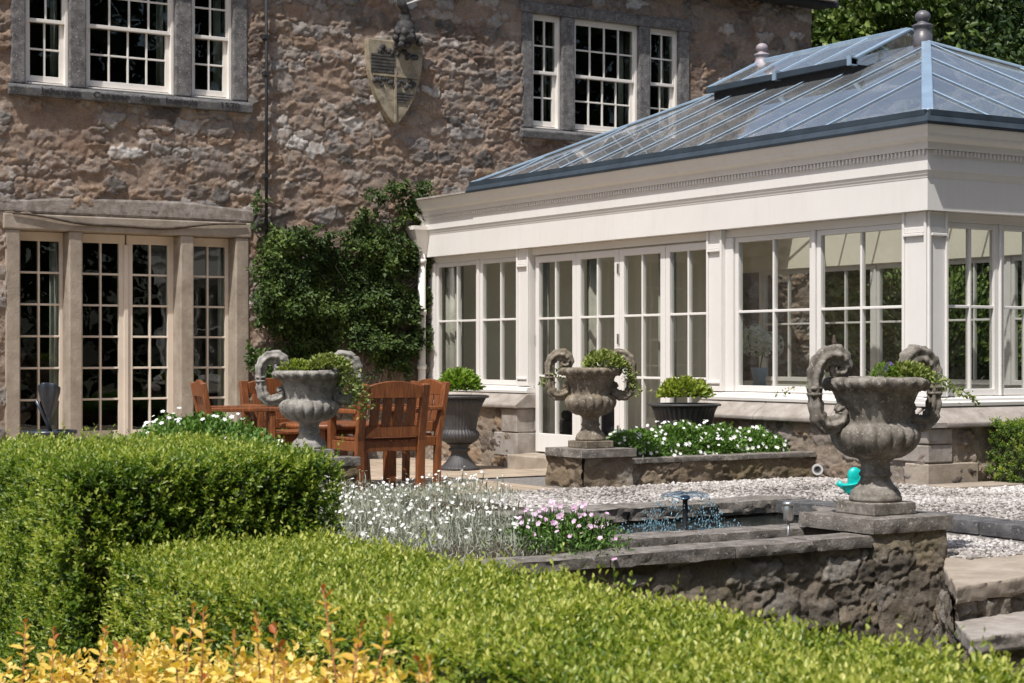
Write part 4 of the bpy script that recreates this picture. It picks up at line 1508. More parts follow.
# planter bed with its pier
pb = empty("stone_planter", "low ochre rubble planter wall along the gravel", "planter", (9.6, 12.9, 0))
put(rubble_panel("wall_face", M['bedwall'], None, (8.88, 12.46), (1, 0), (0, -1), 2.24, -0.12, 0.19, 0.011, (0.28, 0.13), 0.022, 131, 0.2, (), 0.014), pb)
put(rubble_panel("pier", M['bedwall'], None, (8.46, 12.36), (1, 0), (0, -1), 0.5, -0.25, 0.262, 0.012, (0.35, 0.18), 0.02, 132, 0.2, (), 0.012), pb)
put(rubble_panel("pier", M['bedwall'], None, (8.46, 12.36), (0, 1), (-1, 0), 0.55, -0.3, 0.262, 0.012, (0.35, 0.18), 0.02, 133, 0.2, (), 0.012), pb)
mb = MB()
mb.box(8.47, 8.95, 12.37, 12.90, -0.3, 0.26)
mb.box(8.9, 11.1, 12.47, 13.35, -0.3, 0.17)
put(mb.build("soil_core", M['soil']), pb)
xs = [8.98, 9.55, 10.2, 11.11]
for k in range(3):
    rough_slab("coping_stone", xs[k]+0.003, xs[k+1]-0.003, 12.42, 12.66, 0.19, 0.238, M['coping'], pb, 0.04, 0.008, 140+k)
rough_slab("pier_slab", 8.41, 8.98, 12.31, 12.88, 0.263, 0.335, M['coping'], pb, 0.03, 0.005, 145, 0.006)
# pier under the third urn
p3 = empty("stone_pier", "square stone pier carrying the pale urn by the chairs", "pier", (5.78, 12.07, 0))
put(rubble_panel("pier_face", M['bedwall'], None, (5.52, 11.81), (1, 0), (0, -1), 0.52, -0.2, 0.305, 0.015, (0.3, 0.16), 0.02, 151, 0.2), p3)
put(rubble_panel("pier_face", M['bedwall'], None, (5.52, 11.81), (0, 1), (-1, 0), 0.52, -0.2, 0.305, 0.015, (0.3, 0.16), 0.02, 152, 0.2), p3)
mb = MB()
mb.box(5.53, 6.04, 11.82, 12.33, -0.2, 0.30)
put(mb.build("pier_core", M['bedwall']), p3)
rough_slab("pier_slab", 5.49, 6.07, 11.78, 12.36, 0.306, 0.375, M['coping'], p3, 0.03, 0.006, 153)

# ================================================================== STONE URNS
def stone_urn(loc, sc, mat, ax, label, group="carved stone urns on piers"):
    """ax: direction of the handle plane in degrees"""
    t = empty("stone_urn", label, "urn", loc, R(ax), group)
    mb = MB()
    mb.box(-0.165*sc, 0.165*sc, -0.165*sc, 0.165*sc, 0, 0.072*sc)
    mb.build("plinth", mat, t, bevel=0.008*sc, seg=2).rotation_euler = (0, 0, -R(ax))
    foot = [(0.148, 0.073), (0.154, 0.085), (0.152, 0.10), (0.145, 0.11), (0.146, 0.118), (0.135, 0.138), (0.112, 0.163), (0.096, 0.185), (0.088, 0.20), (0.084, 0.215), (0.094, 0.222), (0.097, 0.234), (0.088, 0.243), (0.084, 0.27), (0.086, 0.30), (0.10, 0.315), (0.12, 0.328)]
    mb = MB()
    mb.lathe([(r*sc, z*sc) for r, z in foot], seg=48)
    mb.build("foot", mat, t)
    bowl = [(0.09, 0.318)]
    for k in range(1, 19):
        a = k/18
        bowl.append((0.09+0.172*math.sin(min(1, a/0.72)*math.pi*0.5)**0.5 if a < 0.72 else 0.262-0.034*((a-0.72)/0.28)**2, 0.318+0.20*a))
    bowl += [(0.205, 0.528), (0.200, 0.540), (0.203, 0.56), (0.212, 0.61), (0.226, 0.66), (0.245, 0.705), (0.270, 0.74), (0.275, 0.748)]
    def gad(r, z, an, i):
        if 0 < i < 19:
            w = math.sin(math.pi*i/19)**0.5
            g = abs(math.sin(an*9))**0.55
            r = r*(1-0.105*w*(1-g))
        elif i >= 19:
            r = r*(1+0.004*math.sin(an*31+i*2.3))
        return r*sc, z*sc
    mb = MB()
    mb.lathe(bowl, seg=144, rfun=gad)
    mb.build("bowl", mat, t)
    rim = [(0.262, 0.735), (0.285, 0.738), (0.303, 0.750), (0.312, 0.768), (0.310, 0.785), (0.298, 0.796), (0.270, 0.80), (0.255, 0.79), (0.250, 0.76)]
    def scroll(r, z, an, i):
        a = an*20/(2*math.pi)
        f = a-math.floor(a)
        ph = f*2-1
        lobe = 1-abs(ph)**1.6
        if 0 < i < 6:
            r += 0.022*lobe*(1-abs(i-3)/4)-0.012+0.008*math.sin(12*f+i*1.5)*(1 if i < 5 else 0.3)
            z -= 0.034*lobe*max(0, (3-i))/3
        return r*sc, z*sc
    mb = MB()
    mb.lathe(rim, seg=320, rfun=scroll)
    mb.build("rim", mat, t)
    soil = MB()
    soil.lathe([(0.02, 0.765), (0.12, 0.775), (0.252, 0.765), (0.24, 0.74)], seg=24)
    so = soil.build("soil", M['soil'], t)
    so.scale = (sc, sc, sc)
    path = [(0.268, 0.60), (0.238, 0.622), (0.222, 0.590), (0.240, 0.548), (0.285, 0.525), (0.335, 0.520), (0.378, 0.548), (0.402, 0.605), (0.412, 0.69), (0.414, 0.78), (0.402, 0.862), (0.370, 0.925), (0.322, 0.958), (0.268, 0.955), (0.228, 0.920), (0.214, 0.872), (0.232, 0.832), (0.268, 0.828), (0.284, 0.858), (0.262, 0.882)]
    rad = [0.020, 0.034, 0.042, 0.045, 0.046, 0.046, 0.044, 0.041, 0.039, 0.040, 0.044, 0.049, 0.053, 0.054, 0.050, 0.044, 0.038, 0.033, 0.028, 0.018]
    # smooth the path
    def cr(P, n=4):
        out = []
        for i in range(len(P)-1):
            p0, p1, p2, p3_ = P[max(i-1, 0)], P[i], P[i+1], P[min(i+2, len(P)-1)]
            for k in range(n):
                u = k/n
                out.append(tuple(0.5*((2*b)+(-a+c)*u+(2*a-5*b+4*c-d)*u*u+(-a+3*b-3*c+d)*u**3) for a, b, c, d in zip(p0, p1, p2, p3_)))
        out.append(P[-1])
        return out
    path = [(a, b if b < 0.8 else 0.8+(b-0.8)*0.80) for a, b in path]
    P3 = cr([(a, b, r) for (a, b), r in zip(path, rad)])
    for s in (1, -1):
        mb = MB()
        mb.tube([(s*a*sc, 0, b*sc) for a, b, _ in P3], [r*sc*(0.90+0.24*((i*0.23) % 1.0)**1.5) for i, (_, _, r) in enumerate(P3)], 40, 5, 0.20, flat=0.95)
        for zc in (0.70, 0.735):
            mb.tube([(s*0.413*sc, 0, (zc-0.010)*sc), (s*0.4135*sc, 0, zc*sc), (s*0.413*sc, 0, (zc+0.010)*sc)], [0.042*sc, 0.048*sc, 0.042*sc], 20)
        mb.build("handle", mat, t)
    return t
U1 = (7.345, 7.705, 0.203)
U2 = (8.695, 12.595, 0.335)
U3 = (5.78, 12.07, 0.375)
stone_urn(U1, 1.0, M['urn'], -10, "large brown grey carved urn on the pier by the pool", None)
stone_urn(U2, 0.86, M['urn_brown'], -34, "mid sized brownish carved urn on the planter's end pier", None)
stone_urn(U3, 0.87, M['urn_pale'], -26, "pale grey carved urn standing in front of the wooden chairs", None).scale = (1, 1, 0.92)
for o in C.objects:
    if o.name.startswith("stone_urn"):
        o['group'] = "carved stone urns on piers"

# ---------------------------------------------------------------- planting helpers
def mound(name, c, r, n, mat, parent, L, W, up=0.5, zmin=-0.1, fold=0.2, seed=0, shell=0.65):
    """leaves through the outer shell of an ellipsoid, uneven"""
    d = rnd_dirs(n*2)
    d = d[d[:, 2] > zmin][:n]
    k = len(d)
    lump = 0.78+0.44*fbm(d[:, 0]*3+7+seed, d[:, 1]*3+d[:, 2]*2+seed, 5+seed, 3)
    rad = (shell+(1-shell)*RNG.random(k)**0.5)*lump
    P = np.array(c)+d*rad[:, None]*np.array(r)
    D = unit(d*0.7+np.array([0, 0, up])+0.6*rnd_dirs(k))
    ln = RNG.uniform(*L, k)
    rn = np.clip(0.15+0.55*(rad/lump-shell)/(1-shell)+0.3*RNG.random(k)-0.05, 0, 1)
    return leaves(name, P, D, ln, ln*RNG.uniform(*W, k), rn, mat, parent, fold, face=d*0.6+np.array([0, 0, 0.6]))

def trailing(name, start, end, sag, n, spread, L, mat, parent):
    t = RNG.random(n)
    P = np.array(start)[None]*(1-t[:, None])+np.array(end)[None]*t[:, None]
    P[:, 2] -= sag*4*(t*t-t)*-1*0 + sag*t*t
    P += RNG.normal(size=(n, 3))*spread
    D = unit(rnd_dirs(n)+np.array([0.3, -0.3, -0.1]))
    ln = RNG.uniform(*L, n)
    return leaves(name, P, D, ln, ln*0.55, RNG.random(n), mat, parent, 0.2)

def planting(name, label, cat, loc):
    return empty(name, label, cat, loc)

# urn 1: small clipped dome, violet pansy, trailing variegated plant
ux, uy, uz = U1[0], U1[1], U1[2]+0.775
Rv = np.array([0.847, -0.531, 0])                # towards image right
t = planting("moss_dome_plant", "small bright green dome plant in the large urn", "plant", (ux, uy, uz))
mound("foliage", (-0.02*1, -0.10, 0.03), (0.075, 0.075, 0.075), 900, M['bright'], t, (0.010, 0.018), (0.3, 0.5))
t = planting("pansy", "single violet pansy in the large urn", "flower", (ux, uy, uz))
pp = Rv*0.055+np.array([-0.05, -0.08, 0.085])
flowers("petals", np.array([pp, pp+[0.012, 0.0, 0.008], pp+[-0.01, 0.01, -0.012]]), np.array([[-0.4, -0.8, 0.3]]*3), np.full(3, 0.022), M['purplepet'], t, 5, 0.1, 1.0)
mb = MB()
mb.tube([(0.03, -0.08, -0.01), tuple(pp)], 0.003, 5)
mb.build("stem", M['greenstem'], t)
t = planting("trailing_plant", "cream and green trailing plant spilling over the large urn's right side", "plant", (ux, uy, uz))
mound("foliage", tuple(Rv*0.15+np.array([0, -0.06, 0.02])), (0.13, 0.13, 0.085), 900, M['trail'], t, (0.018, 0.032), (0.5, 0.7))
trailing("trailing_stems", Rv*0.20+np.array([0, -0.10, 0.05]), Rv*0.52+np.array([0, -0.12, -0.10]), 0.03, 130, 0.012, (0.018, 0.03), M['trail'], t)
trailing("trailing_stems", Rv*0.2+np.array([0, -0.15, 0.03]), Rv*0.33+np.array([0, -0.2, -0.02]), 0.06, 90, 0.02, (0.018, 0.03), M['trail'], t)
trailing("trailing_stems", -Rv*0.2+np.array([0, 0.05, 0.02]), -Rv*0.56+np.array([0, 0.05, -0.05]), 0.04, 40, 0.012, (0.018, 0.028), M['trail'], t)
mb = MB()
mb.tube([tuple(Rv*0.05+np.array([0, 0, -0.02])), tuple(Rv*0.3+np.array([0, -0.1, 0.05])), tuple(Rv*0.52+np.array([0, -0.12, -0.13]))], 0.003, 5)
mb.build("stem", M['greenstem'], t)
# seed spike rising above the left handle
t = planting("brown_seed_spike", "small brown spike standing behind the large urn's left handle", "plant", (ux, uy, uz))
mb = MB()
b0 = -Rv*0.16+np.array([0.0, 0.1, 0.0])
mb.tube([tuple(b0), tuple(b0+[0, 0, 0.16]), tuple(b0+[-0.015, 0.0, 0.22]), tuple(b0+[-0.02, 0, 0.27])], [0.01, 0.02, 0.016, 0.005], 7)
mb.build("spike", M['bark'], t)
# urn 2
ux, uy, uz = U2[0], U2[1], U2[2]+0.86*0.775
t = planting("trailing_plant", "light green trailing plant in the mid sized urn", "plant", (ux, uy, uz))
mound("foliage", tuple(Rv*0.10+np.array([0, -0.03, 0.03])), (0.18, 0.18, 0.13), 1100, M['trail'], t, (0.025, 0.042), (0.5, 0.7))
trailing("trailing_stems", Rv*0.2+np.array([0, -0.1, 0.03]), Rv*0.36+np.array([0, -0.1, -0.08]), 0.12, 150, 0.03, (0.022, 0.04), M['trail'], t)
trailing("trailing_stems", -Rv*0.2+np.array([0, 0, 0.02]), -Rv*0.44+np.array([0, 0, -0.05]), 0.08, 90, 0.03, (0.022, 0.04), M['trail'], t)
# urn 3
ux, uy, uz = U3[0], U3[1], U3[2]+0.92*0.87*0.775
t = planting("trailing_plant", "yellow green trailing plant spilling from the pale urn", "plant", (ux, uy, uz))
mound("foliage", tuple(Rv*0.12+np.array([0, -0.05, 0.04])), (0.15, 0.14, 0.09), 1000, M['trail'], t, (0.025, 0.04), (0.5, 0.7))
trailing("trailing_stems", Rv*0.18+np.array([0, -0.12, 0.03]), Rv*0.34+np.array([0, -0.14, -0.10]), 0.16, 420, 0.045, (0.022, 0.038), M['trail'], t)
t = planting("heather_plant", "pinkish brown low plant in the pale urn's left side", "plant", (ux, uy, uz))
mound("foliage", tuple(-Rv*0.10+np.array([0, -0.03, 0.01])), (0.15, 0.13, 0.085), 600, M['autumn'], t, (0.02, 0.03), (0.4, 0.6))

# ribbed iron urns by the conservatory
def ribbed_urn(loc, w, h, prof, label, ribs=36):
    t = empty("ribbed_urn", label, "urn", loc, 0, "grey ribbed urns by the conservatory")
    foot = [(0.30, 0.0), (0.30, 0.035), (0.27, 0.05), (0.20, 0.11), (0.135, 0.19), (0.12, 0.24), (0.16, 0.26), (0.165, 0.285), (0.13, 0.30), (0.15, 0.33), (0.2, 0.35)]
    def rib(r, z, an, i):
        return r*(1+0.03*(abs(math.sin(an*ribs/2))-0.5))*w, z*h
    mb = MB()
    mb.lathe(foot, seg=ribs*4, rfun=rib)
    mb.build("foot", M['potiron'], t)
    mb = MB()
    mb.lathe(prof, seg=ribs*4, rfun=lambda r, z, an, i: (r*(1+0.05*(abs(math.sin(an*ribs/2))-0.5)*(0 if i < 1 else 1))*w, z*h))
    mb.build("bowl", M['potiron'], t)
    top = prof[-1]
    mb = MB()
    mb.lathe([((top[0]-0.03)*w, (top[1]-0.01)*h), ((top[0]+0.045)*w, top[1]*h), ((top[0]+0.055)*w, (top[1]+0.022)*h), ((top[0]+0.03)*w, (top[1]+0.035)*h), ((top[0]-0.04)*w, (top[1]+0.03)*h), ((top[0]-0.06)*w, (top[1]-0.02)*h)], seg=64)
    mb.build("rim", M['potiron'], t)
    mb = MB()
    mb.lathe([(0.02, (top[1]+0.0)*h), ((top[0]-0.05)*w, (top[1]-0.005)*h), ((top[0]-0.06)*w, (top[1]-0.03)*h)], seg=24)
    mb.build("soil", M['soil'], t)
    return t
tall = [(0.14, 0.345), (0.20, 0.36), (0.265, 0.395), (0.298, 0.44), (0.30, 0.475), (0.285, 0.51), (0.255, 0.535), (0.25, 0.545), (0.262, 0.62), (0.295, 0.75), (0.345, 0.88), (0.40, 0.965)]
wide = [(0.18, 0.34), (0.24, 0.37), (0.30, 0.44), (0.33, 0.55), (0.345, 0.65), (0.36, 0.76), (0.385, 0.87), (0.42, 0.95)]
R1 = (10.36, 17.66, -0.19)
R2 = (10.62, 13.78, 0.0)
ribbed_urn(R1, 0.76, 0.86, tall, "tall ribbed grey urn left of the glazed doors")
ribbed_urn(R2, 0.76, 0.67, wide, "wide ribbed grey urn right of the glazed doors behind the planter")
t = planting("leafy_shrub", "bright green leafy shrub in the tall ribbed urn", "plant", (R1[0], R1[1], R1[2]+0.86))
mound("foliage", (0, 0, 0.07), (0.235, 0.235, 0.21), 1500, M['bright'], t, (0.045, 0.08), (0.4, 0.5), shell=0.4)
t = planting("low_shrub", "red tinged green shrub in the wide ribbed urn", "plant", (R2[0], R2[1], R2[2]+0.67))
mound("foliage", (0, 0, 0.06), (0.255, 0.255, 0.17), 1500, M['autumn'], t, (0.035, 0.06), (0.5, 0.6), shell=0.4)

# ================================================================== WOODEN CHAIRS AND TABLE
def armchair(loc, rz, label):
    """faces +y in its own frame"""
    t = empty("wooden_armchair", label, "chair", loc, rz, "wooden armchairs round the garden table")
    W2 = 0.315
    for s in (-1, 1):
        mb = MB()
        mb.bar((s*(W2-0.035), -0.24, 0.0), (s*(W2-0.035), -0.25, 0.44), 0.07, 0.05, (0, 1, 0))
        mb.bar((s*(W2-0.035), -0.25, 0.43), (s*(W2-0.035), -0.335, 0.885), 0.07, 0.05, (0, 1, 0))
        mb.build("rear_leg", M['wood'], t, bevel=0.006)
        mb = MB()
        mb.box(s*(W2-0.035)-0.032, s*(W2-0.035)+0.032, 0.22, 0.27, 0, 0.64)
        mb.build("front_leg", M['wood'], t, bevel=0.006)
        mb = MB()
        mb.box(s*(W2-0.03)-0.045, s*(W2-0.03)+0.045, -0.27, 0.31, 0.645, 0.68)
        mb.build("armrest", M['wood'], t, bevel=0.008, seg=2)
        mb = MB()
        mb.box(s*(W2-0.035)-0.015, s*(W2-0.035)+0.015, -0.22, 0.22, 0.34, 0.42)
        mb.build("side_rail", M['wood'], t, bevel=0.004)
    def yb(z):
        return -0.25-0.085*(z-0.43)/0.455
    mb = MB()
    pts = []
    for k in range(9):
        x = -(W2-0.07)+2*(W2-0.07)*k/8
        pts.append((x, 0.865+0.045*math.cos(math.pi*(k-4)/8.5)))
    pts += [((W2-0.07), 0.77), (-(W2-0.07), 0.77)]
    mb.poly(pts, yb(0.83)-0.018, yb(0.83)+0.018)
    mb.build("top_rail", M['wood'], t, bevel=0.005)
    mb = MB()
    mb.box(-(W2-0.07), W2-0.07, yb(0.50)-0.016, yb(0.50)+0.016, 0.455, 0.545)
    mb.build("lower_rail", M['wood'], t, bevel=0.005)
    for k in range(4):
        x = -0.165+0.11*k
        mb = MB()
        mb.bar((x, yb(0.545), 0.545), (x, yb(0.77), 0.77), 0.082, 0.016, (0, 1, 0))
        mb.build("back_slat", M['wood'], t, bevel=0.003)
    mb = MB()
    for k in range(6):
        y = -0.20+0.083*k
        mb.box(-(W2-0.02)+0.03, W2-0.05, y, y+0.068, 0.425, 0.447)
    mb.build("seat", M['wood'], t, bevel=0.003)
    for y0 in (0.225, -0.255):
        mb = MB()
        mb.box(-(W2-0.07), W2-0.07, y0, y0+0.03, 0.34, 0.42)
        mb.build("seat_rail", M['wood'], t, bevel=0.004)
    return t
ch = armchair((6.82, 12.98, -0.0), 0.0, "wooden armchair seen from behind, nearest to the white flowers")
gz = lambda x, y: float(ground_z(x, y))+0.012
ch.location.z = gz(6.82, 12.98)
dup(ch, (7.36, 13.62, gz(7.4, 13.6)), R(90), "wooden armchair side on, next to the tall ribbed urn")
dup(ch, (6.74, 14.52, gz(6.7, 14.5)), R(180), "wooden armchair facing out behind the pale urn")
dup(ch, (6.06, 14.05, gz(6.0, 14.0)), R(-104), "wooden armchair edge on in front of the French windows")
tb = empty("garden_table", "round wooden garden table between the armchairs", "table", (6.80, 13.72, gz(6.8, 13.72)))
mb = MB()
mb.lathe([(0.44, 0.50), (0.46, 0.51), (0.46, 0.535), (0.44, 0.54)], seg=40)
mb.build("table_top", M['wood'], tb)
for k in range(4):
    an = R(45+90*k)
    mb = MB()
    mb.bar((0.3*math.cos(an), 0.3*math.sin(an), 0.0), (0.27*math.cos(an), 0.27*math.sin(an), 0.5), 0.06, 0.06, (math.cos(an), math.sin(an), 0))
    mb.build("leg", M['wood'], tb, bevel=0.004)
mb = MB()
mb.box(-0.3, 0.3, -0.02, 0.02, 0.44, 0.50)
mb.box(-0.02, 0.02, -0.3, 0.3, 0.38, 0.439)
mb.build("apron", M['wood'], tb)

# ================================================================== SMALL THINGS
# dark fan sculpture in a bowl
sx_, sy_ = 5.6-0.0, 17.0
d0 = 17.0
X0 = (49-512)/1780*d0
px_, py_ = 0.8472*X0+0.5313*d0, -0.5313*X0+0.8472*d0
zb = gz(px_, py_)+0.02
bw = empty("stone_bowl", "dark purple grey shallow bowl planter below the French windows", "bowl", (px_, py_, zb))
mb = MB()
mb.lathe([(0.12, 0), (0.13, 0.03), (0.07, 0.10), (0.07, 0.30), (0.12, 0.38), (0.22, 0.46), (0.245, 0.535), (0.265, 0.55), (0.26, 0.58), (0.22, 0.575), (0.20, 0.53)], seg=32)
mb.build("body", M['bronze'], bw)
sc_ = empty("fan_sculpture", "dark blue metal fan shaped sculpture rising from a bowl", "sculpture", (px_, py_, zb+0.53))
mb = MB()
mb.lathe([(0.025, 0.0), (0.03, 0.06), (0.022, 0.14), (0.035, 0.20), (0.07, 0.28), (0.105, 0.37), (0.13, 0.46), (0.135, 0.51), (0.125, 0.52), (0.10, 0.49), (0.02, 0.45)], (0.0, 0, 0), 28, rfun=lambda r, z, an, i: (r*(1+0.16*math.cos(an*5)*min(1, z*3)), z+0.03*math.cos(an+2.2)*z*2))
o_ = mb.build("vessel", M['bronze'], sc_)
o_.scale = (0.72, 0.72, 0.92)
mb = MB()
mb.tube([(-0.12, 0.02, 0.34), (-0.06, 0.0, 0.2), (-0.01, 0, 0.10), (0.02, 0, 0.0)], [0.018, 0.015, 0.02, 0.03], 8)
mb.build("stalk", M['bronze'], sc_)

# solar stake light on the pool edge
b_, a_ = 6.70, 7.73
sl_ = empty("solar_light", "stainless steel solar stake light at the pool edge", "garden light", (b_, a_, 0.02))
sl_.scale = (0.8, 0.8, 0.95)
mb = MB()
mb.tube([(0, 0, 0), (0, 0, 0.17)], 0.011, 10)
mb.build("stake", M['steel'], sl_)
mb = MB()
mb.lathe([(0.012, 0.165), (0.030, 0.17), (0.036, 0.19), (0.040, 0.265), (0.038, 0.27)], seg=24)
mb.build("lamp_body", M['steel'], sl_)
mb = MB()
mb.lathe([(0.038, 0.27), (0.046, 0.272), (0.046, 0.288), (0.02, 0.294), (0.01, 0.294)], seg=24)
mb.build("cap", M['steel'], sl_)

# pipe end in the plinth
pe = empty("pipe_end", "round pale pipe end at the foot of the conservatory plinth", "pipe", (10.99, 12.28, 0.085), R(50))
mb = MB()
rg = []
for k in range(24):
    an = 2*math.pi*k/24
    rg.append((math.cos(an), math.sin(an)))
for r0, r1, x0, x1 in ((0.05, 0.034, -0.03, -0.03),):
    o1 = [mb.bm.verts.new((x0, c*r0, s*r0)) for c, s in rg]
    i1 = [mb.bm.verts.new((x0, c*r1, s*r1)) for c, s in rg]
    o2 = [mb.bm.verts.new((0.04, c*r0, s*r0)) for c, s in rg]
    i2 = [mb.bm.verts.new((0.0, c*r1, s*r1)) for c, s in rg]
    for k in range(24):
        j = (k+1) % 24
        mb.bm.faces.new((o1[k], o1[j], i1[j], i1[k]))
        mb.bm.faces.new((o1[k], o2[k], o2[j], o1[j]))
        mb.bm.faces.new((i1[k], i2[k], i2[j], i1[j]))
    mb.bm.faces.new(i2)
mb.build("pipe", M['pvc'], pe)
mb = MB()
mb.lathe([(0.02, 0), (0.022, 0.004), (0.01, 0.006)], seg=12)
q = mb.build("plug", M['potiron'], pe)
q.rotation_euler = (0, R(-90), 0)
q.location = (-0.008, 0, 0)

# teal watering can lying on the gravel
wc = empty("watering_can", "small teal plastic watering can on the gravel behind the large urn", "watering can", (9.02, 11.05, 0.0), R(-28))
d0, X0 = 14.3, (853-512)/1780*14.3
wc.location = (0.8472*X0+0.5313*d0, -0.5313*X0+0.8472*d0, 0.015)
mb = MB()
mb.lathe([(0.055, 0.0), (0.062, 0.01), (0.078, 0.075), (0.072, 0.08), (0.066, 0.075)], (0.0, 0, 0), 28, rfun=lambda r, z, an, i: (r*(1+0.1*math.cos(2*an)), z))
mb.sphere((0.012, 0, 0.150), 0.062, 20, (0.95, 0.55, 1.05))
mb.box(-0.040, 0.062, -0.028, 0.028, 0.075, 0.150)
mb.lathe([(0.070, 0.072), (0.088, 0.076), (0.090, 0.086), (0.070, 0.090)], (-0.004, 0, 0), 28, rfun=lambda r, z, an, i: (r*(1+0.1*math.cos(2*an)), z-0.16*r*math.cos(an)*-1))
mb.build("body", M['teal'], wc, bevel=0.006, seg=2)
mb = MB()
mb.tube([(-0.05, 0, 0.045), (-0.09, 0, 0.065), (-0.125, 0, 0.092)], [0.03, 0.022, 0.026], 12)
mb.build("spout", M['teal'], wc)
mb = MB()
mb.tube([(0.05, 0, 0.19), (0.075, 0, 0.15), (0.07, 0, 0.09)], 0.010, 8)
mb.build("handle", M['teal'], wc)

# fountain: pipe, water bell and spray
fx, fy = 7.02, 9.10
fo = empty("pool_fountain", "dark fountain jet with a thin water bell in the pool", "fountain", (fx, fy, -0.02))
mb = MB()
mb.lathe([(0.06, 0), (0.06, 0.02), (0.018, 0.03), (0.016, 0.215), (0.030, 0.225), (0.030, 0.245), (0.012, 0.25)], seg=20)
mb.build("nozzle_pipe", M['blackiron'], fo)
mb = MB()
bell = [(0.015, 0.262), (0.06, 0.268), (0.11, 0.262), (0.145, 0.25), (0.155, 0.242)]
mb.lathe(bell, seg=48, rfun=lambda r, z, an, i: (r*(1+0.04*math.sin(an*7+i)), z+0.008*math.sin(an*5+i)))
mb.build("water_bell", M['spray'], fo)
Vd, Fd, base = [], [], 0
bm = bmesh.new()
bmesh.ops.create_icosphere(bm, subdivisions=1, radius=1)
T = np.array([v.co[:] for v in bm.verts])
Fc = np.array([[v.index for v in f.verts] for f in bm.faces])
bm.free()
n = 900
an = RNG.uniform(0, 6.283, n)
fall = RNG.random(n)**0.6
rr_ = 0.15+0.15*fall+0.06*RNG.normal(size=n)*fall
zz = 0.23*(1-fall**1.1)
low = RNG.random(n) < 0.45
rr_ = np.where(low, RNG.uniform(0.1, 0.52, n), rr_)
zz = np.where(low, np.abs(RNG.normal(size=n))*0.018, zz)
Pd = np.stack([rr_*np.cos(an), rr_*np.sin(an), zz+0.008], 1)
sz = RNG.uniform(0.002, 0.0052, (n, 1, 1))
V = (T[None]*sz*np.array([0.8, 0.8, 2.2])+Pd[:, None]).reshape(-1, 3)
F = (Fc[None]+(np.arange(n)*len(T))[:, None, None]).reshape(-1, 3)
o = np_mesh("spray_drops", V, F, M['drop'], fo, smooth=True)
o['kind'] = 'stuff'

